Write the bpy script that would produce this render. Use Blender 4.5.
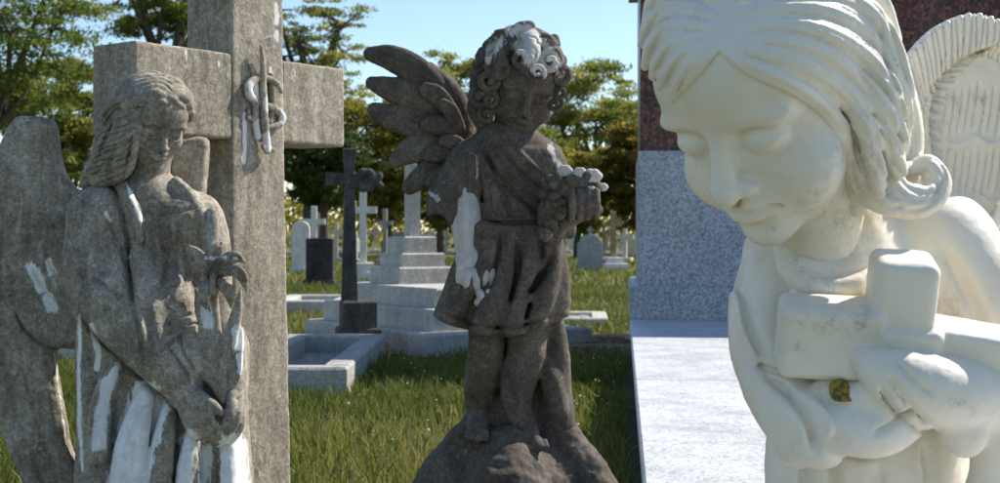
import bpy, math, random
import numpy as np
from mathutils import Vector, Matrix
for _o in list(bpy.data.objects):
    bpy.data.objects.remove(_o, do_unlink=True)
SC = bpy.context.scene
COL = SC.collection
# ---------------------------------------------------------------- camera, sky, sun, exposure
F = 1400.0          # focal length in photograph pixels (photograph 1000 x 483)
HY = 235.0          # photograph row of the horizon
CAMH = 0.75         # eye height above the grass (a crouching photographer)
cam_data = bpy.data.cameras.new('camera')
cam = bpy.data.objects.new('camera', cam_data)
COL.objects.link(cam)
cam.location = (0, 0, CAMH)
cam.rotation_euler = (math.radians(90), 0, 0)
cam_data.sensor_width = 36.0
cam_data.lens = 36.0 * F / 1000.0
cam_data.shift_y = (HY - 241.5) / 1000.0
cam_data.clip_start = 0.05
cam_data.clip_end = 3000
cam_data.dof.use_dof = True
cam_data.dof.focus_distance = 2.3
cam_data.dof.aperture_fstop = 13.0
SC.camera = cam

SUN_EL, SUN_AZ = 43.0, 58.0     # azimuth measured from +Y (straight ahead), negative to the left
world = bpy.data.worlds.new('World')
SC.world = world
world.use_nodes = True
_nt = world.node_tree
_bg = _nt.nodes['Background']
_sky = _nt.nodes.new('ShaderNodeTexSky')
_sky.sky_type = 'NISHITA'
_sky.sun_disc = False
_sky.sun_elevation = math.radians(SUN_EL)
_sky.sun_rotation = math.radians(SUN_AZ)
_sky.air_density = 1.0
_sky.dust_density = 0.15
_sky.ozone_density = 3.0
_nt.links.new(_sky.outputs[0], _bg.inputs[0])
_bg.inputs[1].default_value = 0.092
sun_data = bpy.data.lights.new('sun', 'SUN')
sun_data.energy = 4.0
sun_data.angle = math.radians(0.55)
sun_data.color = (1.0, 0.95, 0.86)
sun = bpy.data.objects.new('sun', sun_data)
COL.objects.link(sun)
_e, _a = math.radians(SUN_EL), math.radians(SUN_AZ)
SUNV = Vector((math.sin(_a) * math.cos(_e), math.cos(_a) * math.cos(_e), math.sin(_e)))
sun.rotation_euler = SUNV.to_track_quat('Z', 'Y').to_euler()
sun.location = SUNV * 50
SC.view_settings.view_transform = 'Standard'
SC.view_settings.look = 'None'
SC.view_settings.exposure = 0.95
SC.view_settings.gamma = 1.0
SC.view_settings.use_curve_mapping = False
TERRACE_Z = 0.25    # top of the granite terrace on the right
# ---------------------------------------------------------------- object helpers
def tag(o, label=None, category=None, group=None, kind=None):
    if label: o['label'] = label
    if category: o['category'] = category
    if group: o['group'] = group
    if kind: o['kind'] = kind
    return o

def empty(name, loc, label=None, category=None, group=None, rz=0.0):
    o = bpy.data.objects.new(name, None)
    COL.objects.link(o)
    o.location = loc
    o.rotation_euler = (0, 0, rz)
    o.empty_display_size = 0.1
    return tag(o, label, category, group)

def link_mesh(name, me, mat=None, parent=None, loc=None):
    o = bpy.data.objects.new(name, me)
    COL.objects.link(o)
    if mat is not None and len(me.materials) == 0:
        me.materials.append(mat)
    if parent is not None:
        o.parent = parent
    if loc is not None:
        o.location = loc
    return o

def np_mesh(name, verts, faces, smooth=True):
    """faces: (n,4) or (n,3) array of indices"""
    verts = np.asarray(verts, np.float32); faces = np.asarray(faces, np.int32)
    me = bpy.data.meshes.new(name)
    n, k = faces.shape
    me.vertices.add(len(verts)); me.vertices.foreach_set('co', verts.ravel())
    me.loops.add(n * k); me.loops.foreach_set('vertex_index', faces.ravel())
    me.polygons.add(n)
    me.polygons.foreach_set('loop_start', np.arange(0, n * k, k, dtype=np.int32))
    me.polygons.foreach_set('use_smooth', np.full(n, smooth, dtype=bool))
    me.update(calc_edges=True)
    return me

def py_mesh(name, verts, faces, smooth=False):
    me = bpy.data.meshes.new(name)
    me.from_pydata([tuple(v) for v in verts], [], faces)
    if smooth:
        me.polygons.foreach_set('use_smooth', np.full(len(me.polygons), True, dtype=bool))
    me.update()
    return me

def vnoise(P, scale, seed=0):
    """smooth value noise in [-1,1] at points P (n,3)"""
    rng = np.random.RandomState(seed)
    T = rng.uniform(-1, 1, (32, 32, 32)).astype(np.float32)
    q = np.asarray(P, np.float32) / scale
    i = np.floor(q).astype(np.int64); f = q - i
    f = f * f * (3 - 2 * f)
    r = 0
    for a in (0, 1):
        wa = f[:, 0] if a else 1 - f[:, 0]
        for b in (0, 1):
            wb = f[:, 1] if b else 1 - f[:, 1]
            for c in (0, 1):
                wc = f[:, 2] if c else 1 - f[:, 2]
                r = r + wa * wb * wc * T[(i[:, 0] + a) % 32, (i[:, 1] + b) % 32, (i[:, 2] + c) % 32]
    return r

# ---------------------------------------------------------------- sculpting in a signed distance field
# local unit of a statue: one photograph pixel at the statue's own distance; x right, y away, z up (0 = eye level)
def K(px, py, w=0.0):
    s = 1.0 + w / F
    return np.array([(px - 500.0) * s, w, (HY - py) * s])

def rot3(yaw, pitch=0.0, roll=0.0):
    y, p, r = (math.radians(v) for v in (yaw, pitch, roll))
    Rz = np.array([[math.cos(y), -math.sin(y), 0], [math.sin(y), math.cos(y), 0], [0, 0, 1]])
    Rx = np.array([[1, 0, 0], [0, math.cos(p), -math.sin(p)], [0, math.sin(p), math.cos(p)]])
    Ry = np.array([[math.cos(r), 0, math.sin(r)], [0, 1, 0], [-math.sin(r), 0, math.cos(r)]])
    return Rz @ Rx @ Ry

def spline(pts, n=6):
    P = np.array(pts, float)
    if len(P) < 3:
        t = np.linspace(0, 1, n + 1)[:, None]
        return P[0] * (1 - t) + P[-1] * t
    Q = np.vstack([2 * P[0] - P[1], P, 2 * P[-1] - P[-2]])
    out = []
    for i in range(1, len(Q) - 2):
        a, b, c, d = Q[i - 1], Q[i], Q[i + 1], Q[i + 2]
        for t in np.linspace(0, 1, n, endpoint=False):
            out.append(0.5 * (2 * b + (c - a) * t + (2 * a - 5 * b + 4 * c - d) * t * t + (3 * b - a - 3 * c + d) * t ** 3))
    out.append(P[-1])
    return np.array(out)

class Sculpt:
    def __init__(s, lo, hi, h):
        s.lo = np.array(lo, float); s.h = float(h)
        s.n = (np.ceil((np.array(hi, float) - s.lo) / h).astype(int) + 1)
        s.d = np.full(s.n, 60.0, np.float32)
        s.ax = [(s.lo[i] + h * np.arange(s.n[i])).astype(np.float32) for i in range(3)]
    def sl(s, lo, hi, pad):
        r = []
        for i in range(3):
            a = int(max(0, math.floor((lo[i] - pad - s.lo[i]) / s.h)))
            b = int(min(s.n[i], math.ceil((hi[i] + pad - s.lo[i]) / s.h) + 1))
            if b <= a: return None
            r.append(slice(a, b))
        return tuple(r)
    def grid(s, sl):
        return (s.ax[0][sl[0]][:, None, None], s.ax[1][sl[1]][None, :, None], s.ax[2][sl[2]][None, None, :])
    def put(s, sl, e, k=0.0, cut=False):
        d = s.d[sl]
        if cut:
            e = -e
            if k > 0:
                hh = np.maximum(k - np.abs(d - e), 0) / k
                s.d[sl] = np.maximum(d, e) + hh * hh * k * 0.25
            else: s.d[sl] = np.maximum(d, e)
        else:
            if k > 0:
                hh = np.maximum(k - np.abs(d - e), 0) / k
                s.d[sl] = np.minimum(d, e) - hh * hh * k * 0.25
            else: s.d[sl] = np.minimum(d, e)
    def ell(s, c, r, k=0.0, R=None, cut=False):
        c = np.asarray(c, float); r = np.asarray(r, float)
        if R is None: R = np.eye(3)
        ext = np.sqrt(((np.abs(R) * r[None, :]) ** 2).sum(1))
        sl = s.sl(c - ext, c + ext, k + 5)
        if sl is None: return
        X, Y, Z = s.grid(sl); X = X - c[0]; Y = Y - c[1]; Z = Z - c[2]
        k0 = 0; k1 = 0
        for i in range(3):
            q = X * R[0, i] + Y * R[1, i] + Z * R[2, i]
            k0 = k0 + (q / r[i]) ** 2; k1 = k1 + (q / r[i] ** 2) ** 2
        k0 = np.sqrt(k0)
        s.put(sl, (k0 * (k0 - 1) / np.maximum(np.sqrt(k1), 1e-6)).astype(np.float32), k, cut)
    def cap(s, a, b, ra, rb, k=0.0, cut=False):
        s.tube([a, b], [ra, rb], k, cut, raw=True)
    def tube(s, pts, rad, k=0.0, cut=False, n=5, raw=False, squash=None):
        """chain of tapering capsules through pts; squash=(axis, factor) thins it along an axis"""
        P = np.array(pts, float)
        rad = np.array(rad if np.ndim(rad) else [rad] * len(P), float)
        if not raw:
            R4 = np.hstack([P, rad[:, None]]); R4 = spline(R4, n); P = R4[:, :3]; rad = np.maximum(R4[:, 3], 0.3)
        rm = rad.max()
        SQ = np.ones(3)
        if squash: SQ[squash[0]] = squash[1]
        ext = rm
        sl = s.sl(P.min(0) - ext, P.max(0) + ext, k + 5)
        if sl is None: return
        e = np.full(s.d[sl].shape, 60.0, np.float32)
        o = [q.start for q in sl]
        for i in range(len(P) - 1):
            a, b, ra, rb = P[i], P[i + 1], rad[i], rad[i + 1]
            m = max(ra, rb)
            s2 = s.sl(np.minimum(a, b) - m, np.maximum(a, b) + m, k + 5)
            if s2 is None: continue
            X, Y, Z = s.grid(s2)
            X = (X - a[0]) / SQ[0]; Y = (Y - a[1]) / SQ[1]; Z = (Z - a[2]) / SQ[2]
            v = (b - a) / SQ
            t = np.clip((X * v[0] + Y * v[1] + Z * v[2]) / max(v @ v, 1e-9), 0, 1)
            dd = np.sqrt((X - t * v[0]) ** 2 + (Y - t * v[1]) ** 2 + (Z - t * v[2]) ** 2) - (ra + (rb - ra) * t)
            loc = tuple(slice(q.start - p, q.stop - p) for q, p in zip(s2, o))
            e[loc] = np.minimum(e[loc], dd)
        s.put(sl, e, k, cut)
    def box(s, c, half, r=1.0, k=0.0, R=None, cut=False):
        c = np.asarray(c, float); half = np.asarray(half, float)
        if R is None: R = np.eye(3)
        ext = (np.abs(R) * half[None, :]).sum(1)
        sl = s.sl(c - ext, c + ext, k + 5)
        if sl is None: return
        X, Y, Z = s.grid(sl); X = X - c[0]; Y = Y - c[1]; Z = Z - c[2]
        o = 0; mx = None
        for i in range(3):
            q = np.abs(X * R[0, i] + Y * R[1, i] + Z * R[2, i]) - (half[i] - r)
            o = o + np.maximum(q, 0) ** 2
            mx = q if mx is None else np.maximum(mx, q)
        s.put(sl, (np.sqrt(o) + np.minimum(mx, 0) - r).astype(np.float32), k, cut)
    def slab(s, poly, yc, ht, r=2.0, k=0.0, cut=False, smooth=4, tilt=(0, 0), bow=0.0):
        """outline poly of (x,z) points extruded along y with half thickness ht about the plane yc + tilt.(x,z)"""
        P = np.array(poly, float)
        if smooth:
            Q = np.vstack([P[-2:], P, P[:2]]); P = spline(Q, smooth)[smooth:-2 * smooth]
        cx, cz = P.mean(0)
        tx = np.abs(P[:, 0] - cx).max() * abs(tilt[0]) + np.abs(P[:, 1] - cz).max() * abs(tilt[1]) + abs(bow)
        sl = s.sl((P[:, 0].min(), yc - ht - tx, P[:, 1].min()), (P[:, 0].max(), yc + ht + tx, P[:, 1].max()), k + 5)
        if sl is None: return
        X, Y, Z = s.grid(sl); X2 = X[:, 0, :]; Z2 = Z[:, 0, :]
        d2 = np.full((X2.shape[0], Z2.shape[1]), 1e9, np.float32); ins = np.zeros(d2.shape, bool)
        for i in range(len(P)):
            a = P[i]; b = P[(i + 1) % len(P)]; v = b - a
            t = np.clip(((X2 - a[0]) * v[0] + (Z2 - a[1]) * v[1]) / max(v @ v, 1e-9), 0, 1)
            d2 = np.minimum(d2, (X2 - a[0] - t * v[0]) ** 2 + (Z2 - a[1] - t * v[1]) ** 2)
            if a[1] != b[1]:
                c = ((a[1] > Z2) != (b[1] > Z2)) & (X2 < (b[0] - a[0]) * (Z2 - a[1]) / (b[1] - a[1]) + a[0])
                ins ^= c
        d2 = np.sqrt(d2); d2[ins] *= -1; d2 = d2 + r
        ym = yc + tilt[0] * (X2 - cx) + tilt[1] * (Z2 - cz)
        if bow:
            w = np.abs(P[:, 0] - cx).max()
            ym = ym + bow * ((X2 - cx) / w) ** 2
        dy = np.abs(Y - ym[:, None, :]) - (ht - r)
        d2 = d2[:, None, :]
        e = np.sqrt(np.maximum(d2, 0) ** 2 + np.maximum(dy, 0) ** 2) + np.minimum(np.maximum(d2, dy), 0) - r
        s.put(sl, e.astype(np.float32), k, cut)
    def stroke(s, pts, width, amt, ylo=-1e3, yhi=1e3, n=6, taper=True):
        """raise (amt > 0) or carve (amt < 0) the surface along a line of (x,z) points"""
        P = spline(np.array(pts, float), n)
        m = width * 2.4
        lo = (P[:, 0].min() - m, ylo, P[:, 1].min() - m); hi = (P[:, 0].max() + m, yhi, P[:, 1].max() + m)
        sl = s.sl(lo, hi, 0)
        if sl is None: return
        X, Y, Z = s.grid(sl); X2 = X[:, 0, :]; Z2 = Z[:, 0, :]
        best = np.full((X2.shape[0], Z2.shape[1]), 1e9, np.float32); tt = np.zeros_like(best)
        N = len(P) - 1
        for i in range(N):
            a = P[i]; v = P[i + 1] - a
            t = np.clip(((X2 - a[0]) * v[0] + (Z2 - a[1]) * v[1]) / max(v @ v, 1e-9), 0, 1)
            q = (X2 - a[0] - t * v[0]) ** 2 + (Z2 - a[1] - t * v[1]) ** 2
            c = q < best
            best[c] = q[c]; tt[c] = ((i + t) / N)[c]
        a = amt * np.exp(-best / width ** 2)
        if taper:
            a = a * np.clip(np.minimum(tt, 1 - tt) * 6, 0.15, 1)
        s.d[sl] -= a[:, None, :].astype(np.float32)
    def front(s, px, py, off=0.0, default=0.0):
        """point on the side facing the camera that is seen at a photograph pixel"""
        w = default
        for _ in range(3):
            q = K(px, py, w)
            i = int(round((q[0] - s.lo[0]) / s.h)); j = int(round((q[2] - s.lo[2]) / s.h))
            if not (0 <= i < s.n[0] and 0 <= j < s.n[2]): break
            col = np.nonzero(s.d[i, :, j] < 0)[0]
            if len(col) == 0: w = default; break
            w = s.lo[1] + s.h * col[0]
        return K(px, py, w + off)
    def mesh(s):
        """surface nets -> verts (units), quads"""
        d = s.d; h = s.h
        d = d.copy()
        d[0] = np.maximum(d[0], 1); d[-1] = np.maximum(d[-1], 1); d[:, 0] = np.maximum(d[:, 0], 1); d[:, -1] = np.maximum(d[:, -1], 1)
        d[:, :, 0] = np.maximum(d[:, :, 0], 1); d[:, :, -1] = np.maximum(d[:, :, -1], 1)
        ins = d < 0
        nx, ny, nz = d.shape
        cnt = np.zeros((nx - 1, ny - 1, nz - 1), np.int8)
        for a in (0, 1):
            for b in (0, 1):
                for c in (0, 1):
                    cnt += ins[a:nx - 1 + a, b:ny - 1 + b, c:nz - 1 + c]
        act = (cnt > 0) & (cnt < 8)
        I, J, L = np.nonzero(act)
        idx = np.full(act.shape, -1, np.int32); idx[I, J, L] = np.arange(len(I))
        corner = np.empty((len(I), 8), np.float32)
        off = [(a, b, c) for a in (0, 1) for b in (0, 1) for c in (0, 1)]
        for q, (a, b, c) in enumerate(off): corner[:, q] = d[I + a, J + b, L + c]
        acc = np.zeros((len(I), 3), np.float32); num = np.zeros(len(I), np.float32)
        for q1 in range(8):
            for ax in range(3):
                if off[q1][ax] == 0:
                    o2 = list(off[q1]); o2[ax] = 1; q2 = off.index(tuple(o2))
                    d1, d2 = corner[:, q1], corner[:, q2]
                    m = (d1 < 0) != (d2 < 0)
                    t = np.where(m, d1 / np.where(m, d1 - d2, 1), 0)
                    p = np.tile(np.array(off[q1], np.float32), (len(I), 1)); p[:, ax] += t
                    acc[m] += p[m]; num[m] += 1
        V = acc / num[:, None] + np.stack([I, J, L], 1)
        V = V * h + s.lo
        quads = []
        for ax in range(3):
            A = [slice(1, -1)] * 3; A[ax] = slice(0, -1)
            B = list(A); B[ax] = slice(1, None)
            s1 = ins[tuple(A)]; s2 = ins[tuple(B)]
            p = np.nonzero(s1 != s2)
            base = [p[i] + (0 if i == ax else 1) for i in range(3)]
            u, v = [i for i in range(3) if i != ax]
            def at(du, dv):
                q = [b.copy() for b in base]; q[u] -= du; q[v] -= dv
                return idx[q[0], q[1], q[2]]
            f = np.stack([at(0, 0), at(1, 0), at(1, 1), at(0, 1)], 1)
            flip = s1[p] if ax != 1 else ~s1[p]
            f[~flip] = f[~flip][:, ::-1]
            quads.append(f)
        return V, np.vstack(quads)

def project(V):
    """photograph pixel of local-unit points"""
    s = 1 + V[:, 1] / F
    return V[:, 0] / s + 500, HY - V[:, 2] / s

def statue_part(name, sc, D, root, mat, rough=0.0, bare=None, relax=0, seed=3):
    """mesh of a Sculpt as a child of root, in metres, with the 'bare' (washed clean marble) and 'soil' point attributes"""
    V, Q = sc.mesh()
    if rough:
        n = vnoise(V, 14, seed) * 0.5 + vnoise(V, 5, seed + 1) * 0.3 + vnoise(V, 2.2, seed + 2) * 0.2
        e1 = V[Q[:, 2]] - V[Q[:, 0]]; e2 = V[Q[:, 3]] - V[Q[:, 1]]
        fn = np.cross(e1, e2); N = np.zeros_like(V)
        for k in range(4): np.add.at(N, Q[:, k], fn)
        N /= np.maximum(np.linalg.norm(N, axis=1), 1e-6)[:, None]
        V = V + N * (n * rough)[:, None]
    S = D / F
    top = root
    while top.parent is not None: top = top.parent
    W = V * S + np.array([0, D, CAMH]) - np.array(top.location)
    me = np_mesh(name, W, Q)
    b = np.zeros(len(V), np.float32)
    if bare is not None:
        px, py = project(V)
        for (poly, soft, amt) in bare:
            P = spline(np.array(poly, float), 4) if len(poly) > 2 else np.array(poly, float)
            best = np.full(len(V), 1e9)
            x0, y0 = P[:, 0].min() - 4 * soft, P[:, 1].min() - 4 * soft
            x1, y1 = P[:, 0].max() + 4 * soft, P[:, 1].max() + 4 * soft
            m = np.nonzero((px > x0) & (px < x1) & (py > y0) & (py < y1))[0]
            bb = np.full(len(m), 1e9)
            for i in range(len(P) - 1):
                a = P[i]; v = P[i + 1] - a
                t = np.clip(((px[m] - a[0]) * v[0] + (py[m] - a[1]) * v[1]) / max(v @ v, 1e-9), 0, 1)
                bb = np.minimum(bb, np.hypot(px[m] - a[0] - t * v[0], py[m] - a[1] - t * v[1]))
            b[m] = np.maximum(b[m], amt * np.clip(1.08 - bb / (2.9 * soft), 0, 1))
    at = me.attributes.new('bare', 'FLOAT', 'POINT'); at.data.foreach_set('value', b)
    return link_mesh(name, me, mat, root)

def sculpt_head(sc, c, s, R, sx=1.0, chin=1.0, child=False, lidopen=0.0, soft=False, ears=True):
    """face and skull; local x across the face, y forward, z up, one unit = half the head height"""
    M = R @ np.diag([1.0, -1.0, 1.0])
    def p(x, y, z): return np.asarray(c) + M @ (np.array([x * sx, y, z]) * s)
    def e(x, y, z, a, b, d, k=0.1, cut=False, both=False):
        for g in ((1, -1) if both else (1,)):
            sc.ell(p(g * x, y, z), np.array([a * sx, b, d]) * s, k * s, M, cut)
    e(0, -.12, .28, .70, .84, .72, .05)
    e(0, .14, -.18, .57, .60, .76 * chin, .12)
    e(0, .40, .38, .52, .38, .42, .18 if soft else .15)
    e(0, .24, -.60 * chin, .41, .44, .34, .14)
    e(0, .56, -.83 * chin, .19, .18, .14, .14)
    if child:
        e(.33, .40, -.40, .27, .27, .28, .15, both=True)
    else:
        e(.35, .40, -.26, .22, .23, .24, .15, both=True)
    e(.25, .60, .17, .26, .13, .07, .12, both=True)
    e(.27, .84, .03, .19, .20, .115, .10, cut=True, both=True)     # sockets
    e(.27, .59, -.01, .165, .145, .115, .04, both=True)             # eyeball under the lid
    for g in (1, -1):
        lid = [p(g * .11, .70, -.045), p(g * .19, .745, -.075 + lidopen), p(g * .28, .75, -.085 + lidopen), p(g * .37, .70, -.065), p(g * .44, .62, -.03)]
        sc.tube(lid, [(.012 if soft else .018) * s] * 5, (.035 if soft else .02) * s, cut=True)
        if soft: continue
        sc.tube([q + M @ np.array([0, .004, -.04]) * s for q in lid], [.018 * s] * 5, .05 * s)
        sc.tube([p(g * .10, .68, .07), p(g * .26, .715, .115), p(g * .44, .58, .05)], [.022 * s] * 3, .04 * s, cut=True)
    nw = 1.12 if child else 1.0
    sc.tube([p(0, .66, .16), p(0, .745, .0), p(0, .83 , -.20), p(0, .875, -.295)], np.array([.075, .072, .085, .098]) * s * nw, .07 * s)
    e(.095 * nw, .79, -.315, .075, .085, .06, .04, both=True)
    e(.055, .85, -.385, .035, .05, .03, .02, cut=True, both=True)
    e(0, .60, -.50, .24, .20, .20, .12)
    for g in (1, -1):
        sc.tube([p(0, .785, -.475), p(g * .07, .79, -.468), p(g * .19, .69, -.515)], np.array([.04, .044, .018]) * s, .03 * s)
        sc.tube([p(0, .77, -.585), p(g * .08, .76, -.58), p(g * .17, .69, -.53)], np.array([.055, .05, .018]) * s, .03 * s)
        sc.tube([p(0, .83, -.525), p(g * .09, .82, -.522), p(g * .20, .72, -.528), p(g * .235, .67, -.55)], np.array([.022, .022, .022, .02]) * s, .02 * s, cut=True)
    e(0, .80, -.425, .028, .05, .05, .03, cut=True)
    e(0, .80, -.695, .15, .07, .045, .08, cut=True)
    if ears: e(.70, -.08, -.06, .07, .16, .23, .05, both=True)
    return p

def hair_cap(sc, hp, hs, rows, r0, r1, side=2.0, wave=.03, lift=1.03, k=2.0, y0=.52, y1=-.85, seed=0, ends=None, front_thin=1.0, back=.30, el=(.70, -.12, .86, .28, .72)):
    """strands that follow the skull from a centre parting down both sides"""
    rng = random.Random(seed)
    for g in (1, -1):
        for j in range(rows):
            f = j / (rows - 1)
            yj = y0 + (y1 - y0) * f
            pts = []; rad = []
            ph = rng.uniform(0, 6.28); sd = side * rng.uniform(.93, 1.05)
            for t in np.linspace(0, 1, 9):
                a = .05 + t * sd
                y = yj - back * t * (1 - f) - .10 * math.sin(t * 3.1) + wave * math.sin(t * 11 + ph)
                kk = math.sqrt(max(.02, 1 - ((y - el[1]) / el[2]) ** 2))
                L = lift + wave * .8 * math.sin(t * 8 + ph * 1.7)
                q = hp(g * el[0] * kk * math.sin(a) * L, y * L, el[3] + el[4] * kk * math.cos(a) * L)
                if ends is not None and t > .55:
                    e = ((t - .55) / .45) ** 1.4
                    q = q * (1 - e) + ends(g, f) * e
                pts.append(q)
                rad.append(hs * (r0 + (r1 - r0) * math.sin(math.pi * min(1, .12 + t * .95))) * (front_thin if j == 0 else 1))
            sc.tube(pts, rad, k)

# ---------------------------------------------------------------- material helpers
def new_mat(name):
    m = bpy.data.materials.new(name); m.use_nodes = True
    nt = m.node_tree
    return m, nt, nt.nodes['Principled BSDF']

def nd(nt, kind, ins=None, **attrs):
    n = nt.nodes.new(kind)
    for k, v in attrs.items(): setattr(n, k, v)
    for k, v in (ins or {}).items():
        if hasattr(v, 'is_linked') or hasattr(v, 'links'): nt.links.new(v, n.inputs[k])
        else: n.inputs[k].default_value = v
    return n

def ramp(nt, src, stops):
    n = nt.nodes.new('ShaderNodeValToRGB')
    while len(n.color_ramp.elements) < len(stops): n.color_ramp.elements.new(0.5)
    for el, (pos, col) in zip(n.color_ramp.elements, stops):
        el.position = pos; el.color = (*col, 1) if len(col) == 3 else col
    nt.links.new(src, n.inputs[0])
    return n.outputs[0]

def mixc(nt, fac, a, b, blend='MIX'):
    n = nt.nodes.new('ShaderNodeMix'); n.data_type = 'RGBA'; n.blend_type = blend
    for sock, v in ((n.inputs[0], fac), (n.inputs[6], a), (n.inputs[7], b)):
        if hasattr(v, 'links'): nt.links.new(v, sock)
        else: sock.default_value = v if isinstance(v, (int, float)) else ((*v, 1) if len(v) == 3 else v)
    return n.outputs[2]

def mth(nt, op, a, b=0.0, clamp=False):
    n = nt.nodes.new('ShaderNodeMath'); n.operation = op; n.use_clamp = clamp
    for i, v in enumerate((a, b)):
        if hasattr(v, 'links'): nt.links.new(v, n.inputs[i])
        else: n.inputs[i].default_value = v
    return n.outputs[0]

def coords(nt, stretch=(1, 1, 1), generated=False):
    t = nt.nodes.new('ShaderNodeTexCoord')
    m = nd(nt, 'ShaderNodeMapping', {'Vector': t.outputs['Object'], 'Scale': stretch})
    return m.outputs[0]

def noise(nt, vec, scale, detail=5, rough=0.6, dist=0.0):
    n = nd(nt, 'ShaderNodeTexNoise', {'Vector': vec, 'Scale': scale, 'Detail': detail, 'Roughness': rough, 'Distortion': dist})
    return n.outputs['Fac']

def stone_mat(name, dark, mid, light, k=1.0, bump=0.35, bare_col=(0.74, 0.73, 0.70), moss=None, rough=0.9, streak=0.5, bare=True):
    """weathered stone; k scales the grain (1 for a statue about a metre tall)"""
    m, nt, bs = new_mat(name)
    v = coords(nt)
    vs = coords(nt, (1, 1, 0.16))
    big = noise(nt, v, 9 * k, 6, 0.65, 0.4)
    fine = noise(nt, v, 150 * k, 5, 0.75)
    st = noise(nt, vs, 26 * k, 5, 0.65, 0.6)
    blot = noise(nt, v, 48 * k, 6, 0.8, 0.8)
    mixv = mth(nt, 'ADD', mth(nt, 'MULTIPLY', big, 1 - streak), mth(nt, 'MULTIPLY', st, streak))
    mixv = mth(nt, 'ADD', mth(nt, 'MULTIPLY', mixv, 0.62), mth(nt, 'MULTIPLY', blot, 0.38))
    col = ramp(nt, mixv, [(0.36, dark), (0.49, mid), (0.64, light)])
    sp = ramp(nt, fine, [(0.36, (0.55, 0.53, 0.50)), (0.50, (1, 1, 1)), (0.66, (1.5, 1.48, 1.42))])
    col = mixc(nt, 0.8, col, sp, 'MULTIPLY')
    # pale lichen flecks
    fl = noise(nt, v, 58 * k, 3, 0.8, 1.0)
    flm = ramp(nt, fl, [(0.60, (0, 0, 0)), (0.68, (1, 1, 1))])
    bigm = ramp(nt, noise(nt, v, 6 * k, 3), [(0.45, (0, 0, 0)), (0.62, (1, 1, 1))])
    flk = mth(nt, 'MULTIPLY', mth(nt, 'MULTIPLY', flm, bigm), 0.8)
    col = mixc(nt, flk, col, tuple(min(0.6, c * 1.5) for c in light))
    if moss:
        mm = ramp(nt, noise(nt, v, 5 * k, 5, 0.7), [(0.55, (0, 0, 0)), (0.7, (1, 1, 1))])
        col = mixc(nt, mth(nt, 'MULTIPLY', mm, 0.5), col, moss)
    if bare:
        at = nd(nt, 'ShaderNodeAttribute', attribute_name='bare').outputs['Fac']
        edge = mth(nt, 'ADD', mth(nt, 'MULTIPLY', noise(nt, v, 46 * k, 7, 0.8), 1.3), mth(nt, 'MULTIPLY', noise(nt, coords(nt, (1, 1, 0.07)), 95 * k, 4, 0.7), 1.5))
        bm = mth(nt, 'SUBTRACT', mth(nt, 'MULTIPLY', at, 1.5), mth(nt, 'SUBTRACT', edge, 0.62))
        bmask = ramp(nt, bm, [(0.0, (0, 0, 0)), (0.22, (1, 1, 1))])
        bc = mixc(nt, mth(nt, 'MULTIPLY', ramp(nt, mth(nt, 'ADD', mth(nt, 'MULTIPLY', blot, .5), mth(nt, 'MULTIPLY', st, .5)), [(0.42, (0, 0, 0)), (0.66, (1, 1, 1))]), 0.9), bare_col, tuple(c * 0.55 for c in bare_col))
        col = mixc(nt, bmask, col, bc)
    nt.links.new(col, bs.inputs['Base Color'])
    bs.inputs['Roughness'].default_value = rough
    bs.inputs['Specular IOR Level'].default_value = 0.25
    hsum = mth(nt, 'ADD', mth(nt, 'MULTIPLY', fine, 0.35), mth(nt, 'ADD', mth(nt, 'MULTIPLY', blot, 0.7), mth(nt, 'MULTIPLY', noise(nt, v, 260 * k, 3, 0.6), 0.18)))
    b = nd(nt, 'ShaderNodeBump', {'Height': hsum, 'Strength': bump, 'Distance': 0.006 / k})
    nt.links.new(b.outputs[0], bs.inputs['Normal'])
    return m
MATS = {}
def _sm(key, dark, mid, light, **kw):
    kw.setdefault('k', .6); kw.setdefault('bump', .3)
    MATS[key] = stone_mat(key, dark, mid, light, bare=False, **kw)
_sm('old_stone', (0.12, 0.11, 0.095), (0.24, 0.23, 0.20), (0.40, 0.385, 0.35))
_sm('pale_stone', (0.27, 0.255, 0.23), (0.42, 0.405, 0.37), (0.56, 0.54, 0.50), moss=(0.26, 0.17, 0.08))
_sm('white_stone', (0.42, 0.395, 0.34), (0.60, 0.575, 0.52), (0.74, 0.72, 0.67))
_sm('cream_stone', (0.36, 0.30, 0.20), (0.55, 0.48, 0.36), (0.70, 0.64, 0.52))
_sm('grey_stone', (0.17, 0.17, 0.165), (0.28, 0.28, 0.275), (0.40, 0.40, 0.39))
_sm('brown_stone', (0.12, 0.095, 0.065), (0.22, 0.18, 0.13), (0.34, 0.29, 0.22))
_sm('rust_stone', (0.13, 0.075, 0.03), (0.28, 0.19, 0.10), (0.46, 0.40, 0.31))
_sm('dark_stone', (0.025, 0.023, 0.02), (0.065, 0.06, 0.053), (0.15, 0.14, 0.125))
_sm('black_stone', (0.016, 0.015, 0.017), (0.038, 0.035, 0.038), (0.085, 0.08, 0.08))
_sm('kerb_stone', (0.20, 0.19, 0.17), (0.33, 0.315, 0.285), (0.46, 0.44, 0.40))
_sm('gravel', (0.12, 0.115, 0.095), (0.26, 0.25, 0.215), (0.42, 0.40, 0.35), k=3.0, bump=.9, streak=0.0)
_sm('soil', (0.06, 0.04, 0.025), (0.13, 0.085, 0.05), (0.24, 0.17, 0.11), k=2.0, bump=.9, streak=0.0)
# ---------------------------------------------------------------- ground, grass, granite terrace, trees, graves
def ground_d(py):
    return CAMH * F / (py - HY)
def gx(px, d):
    return (px - 500.0) / F * d

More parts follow.
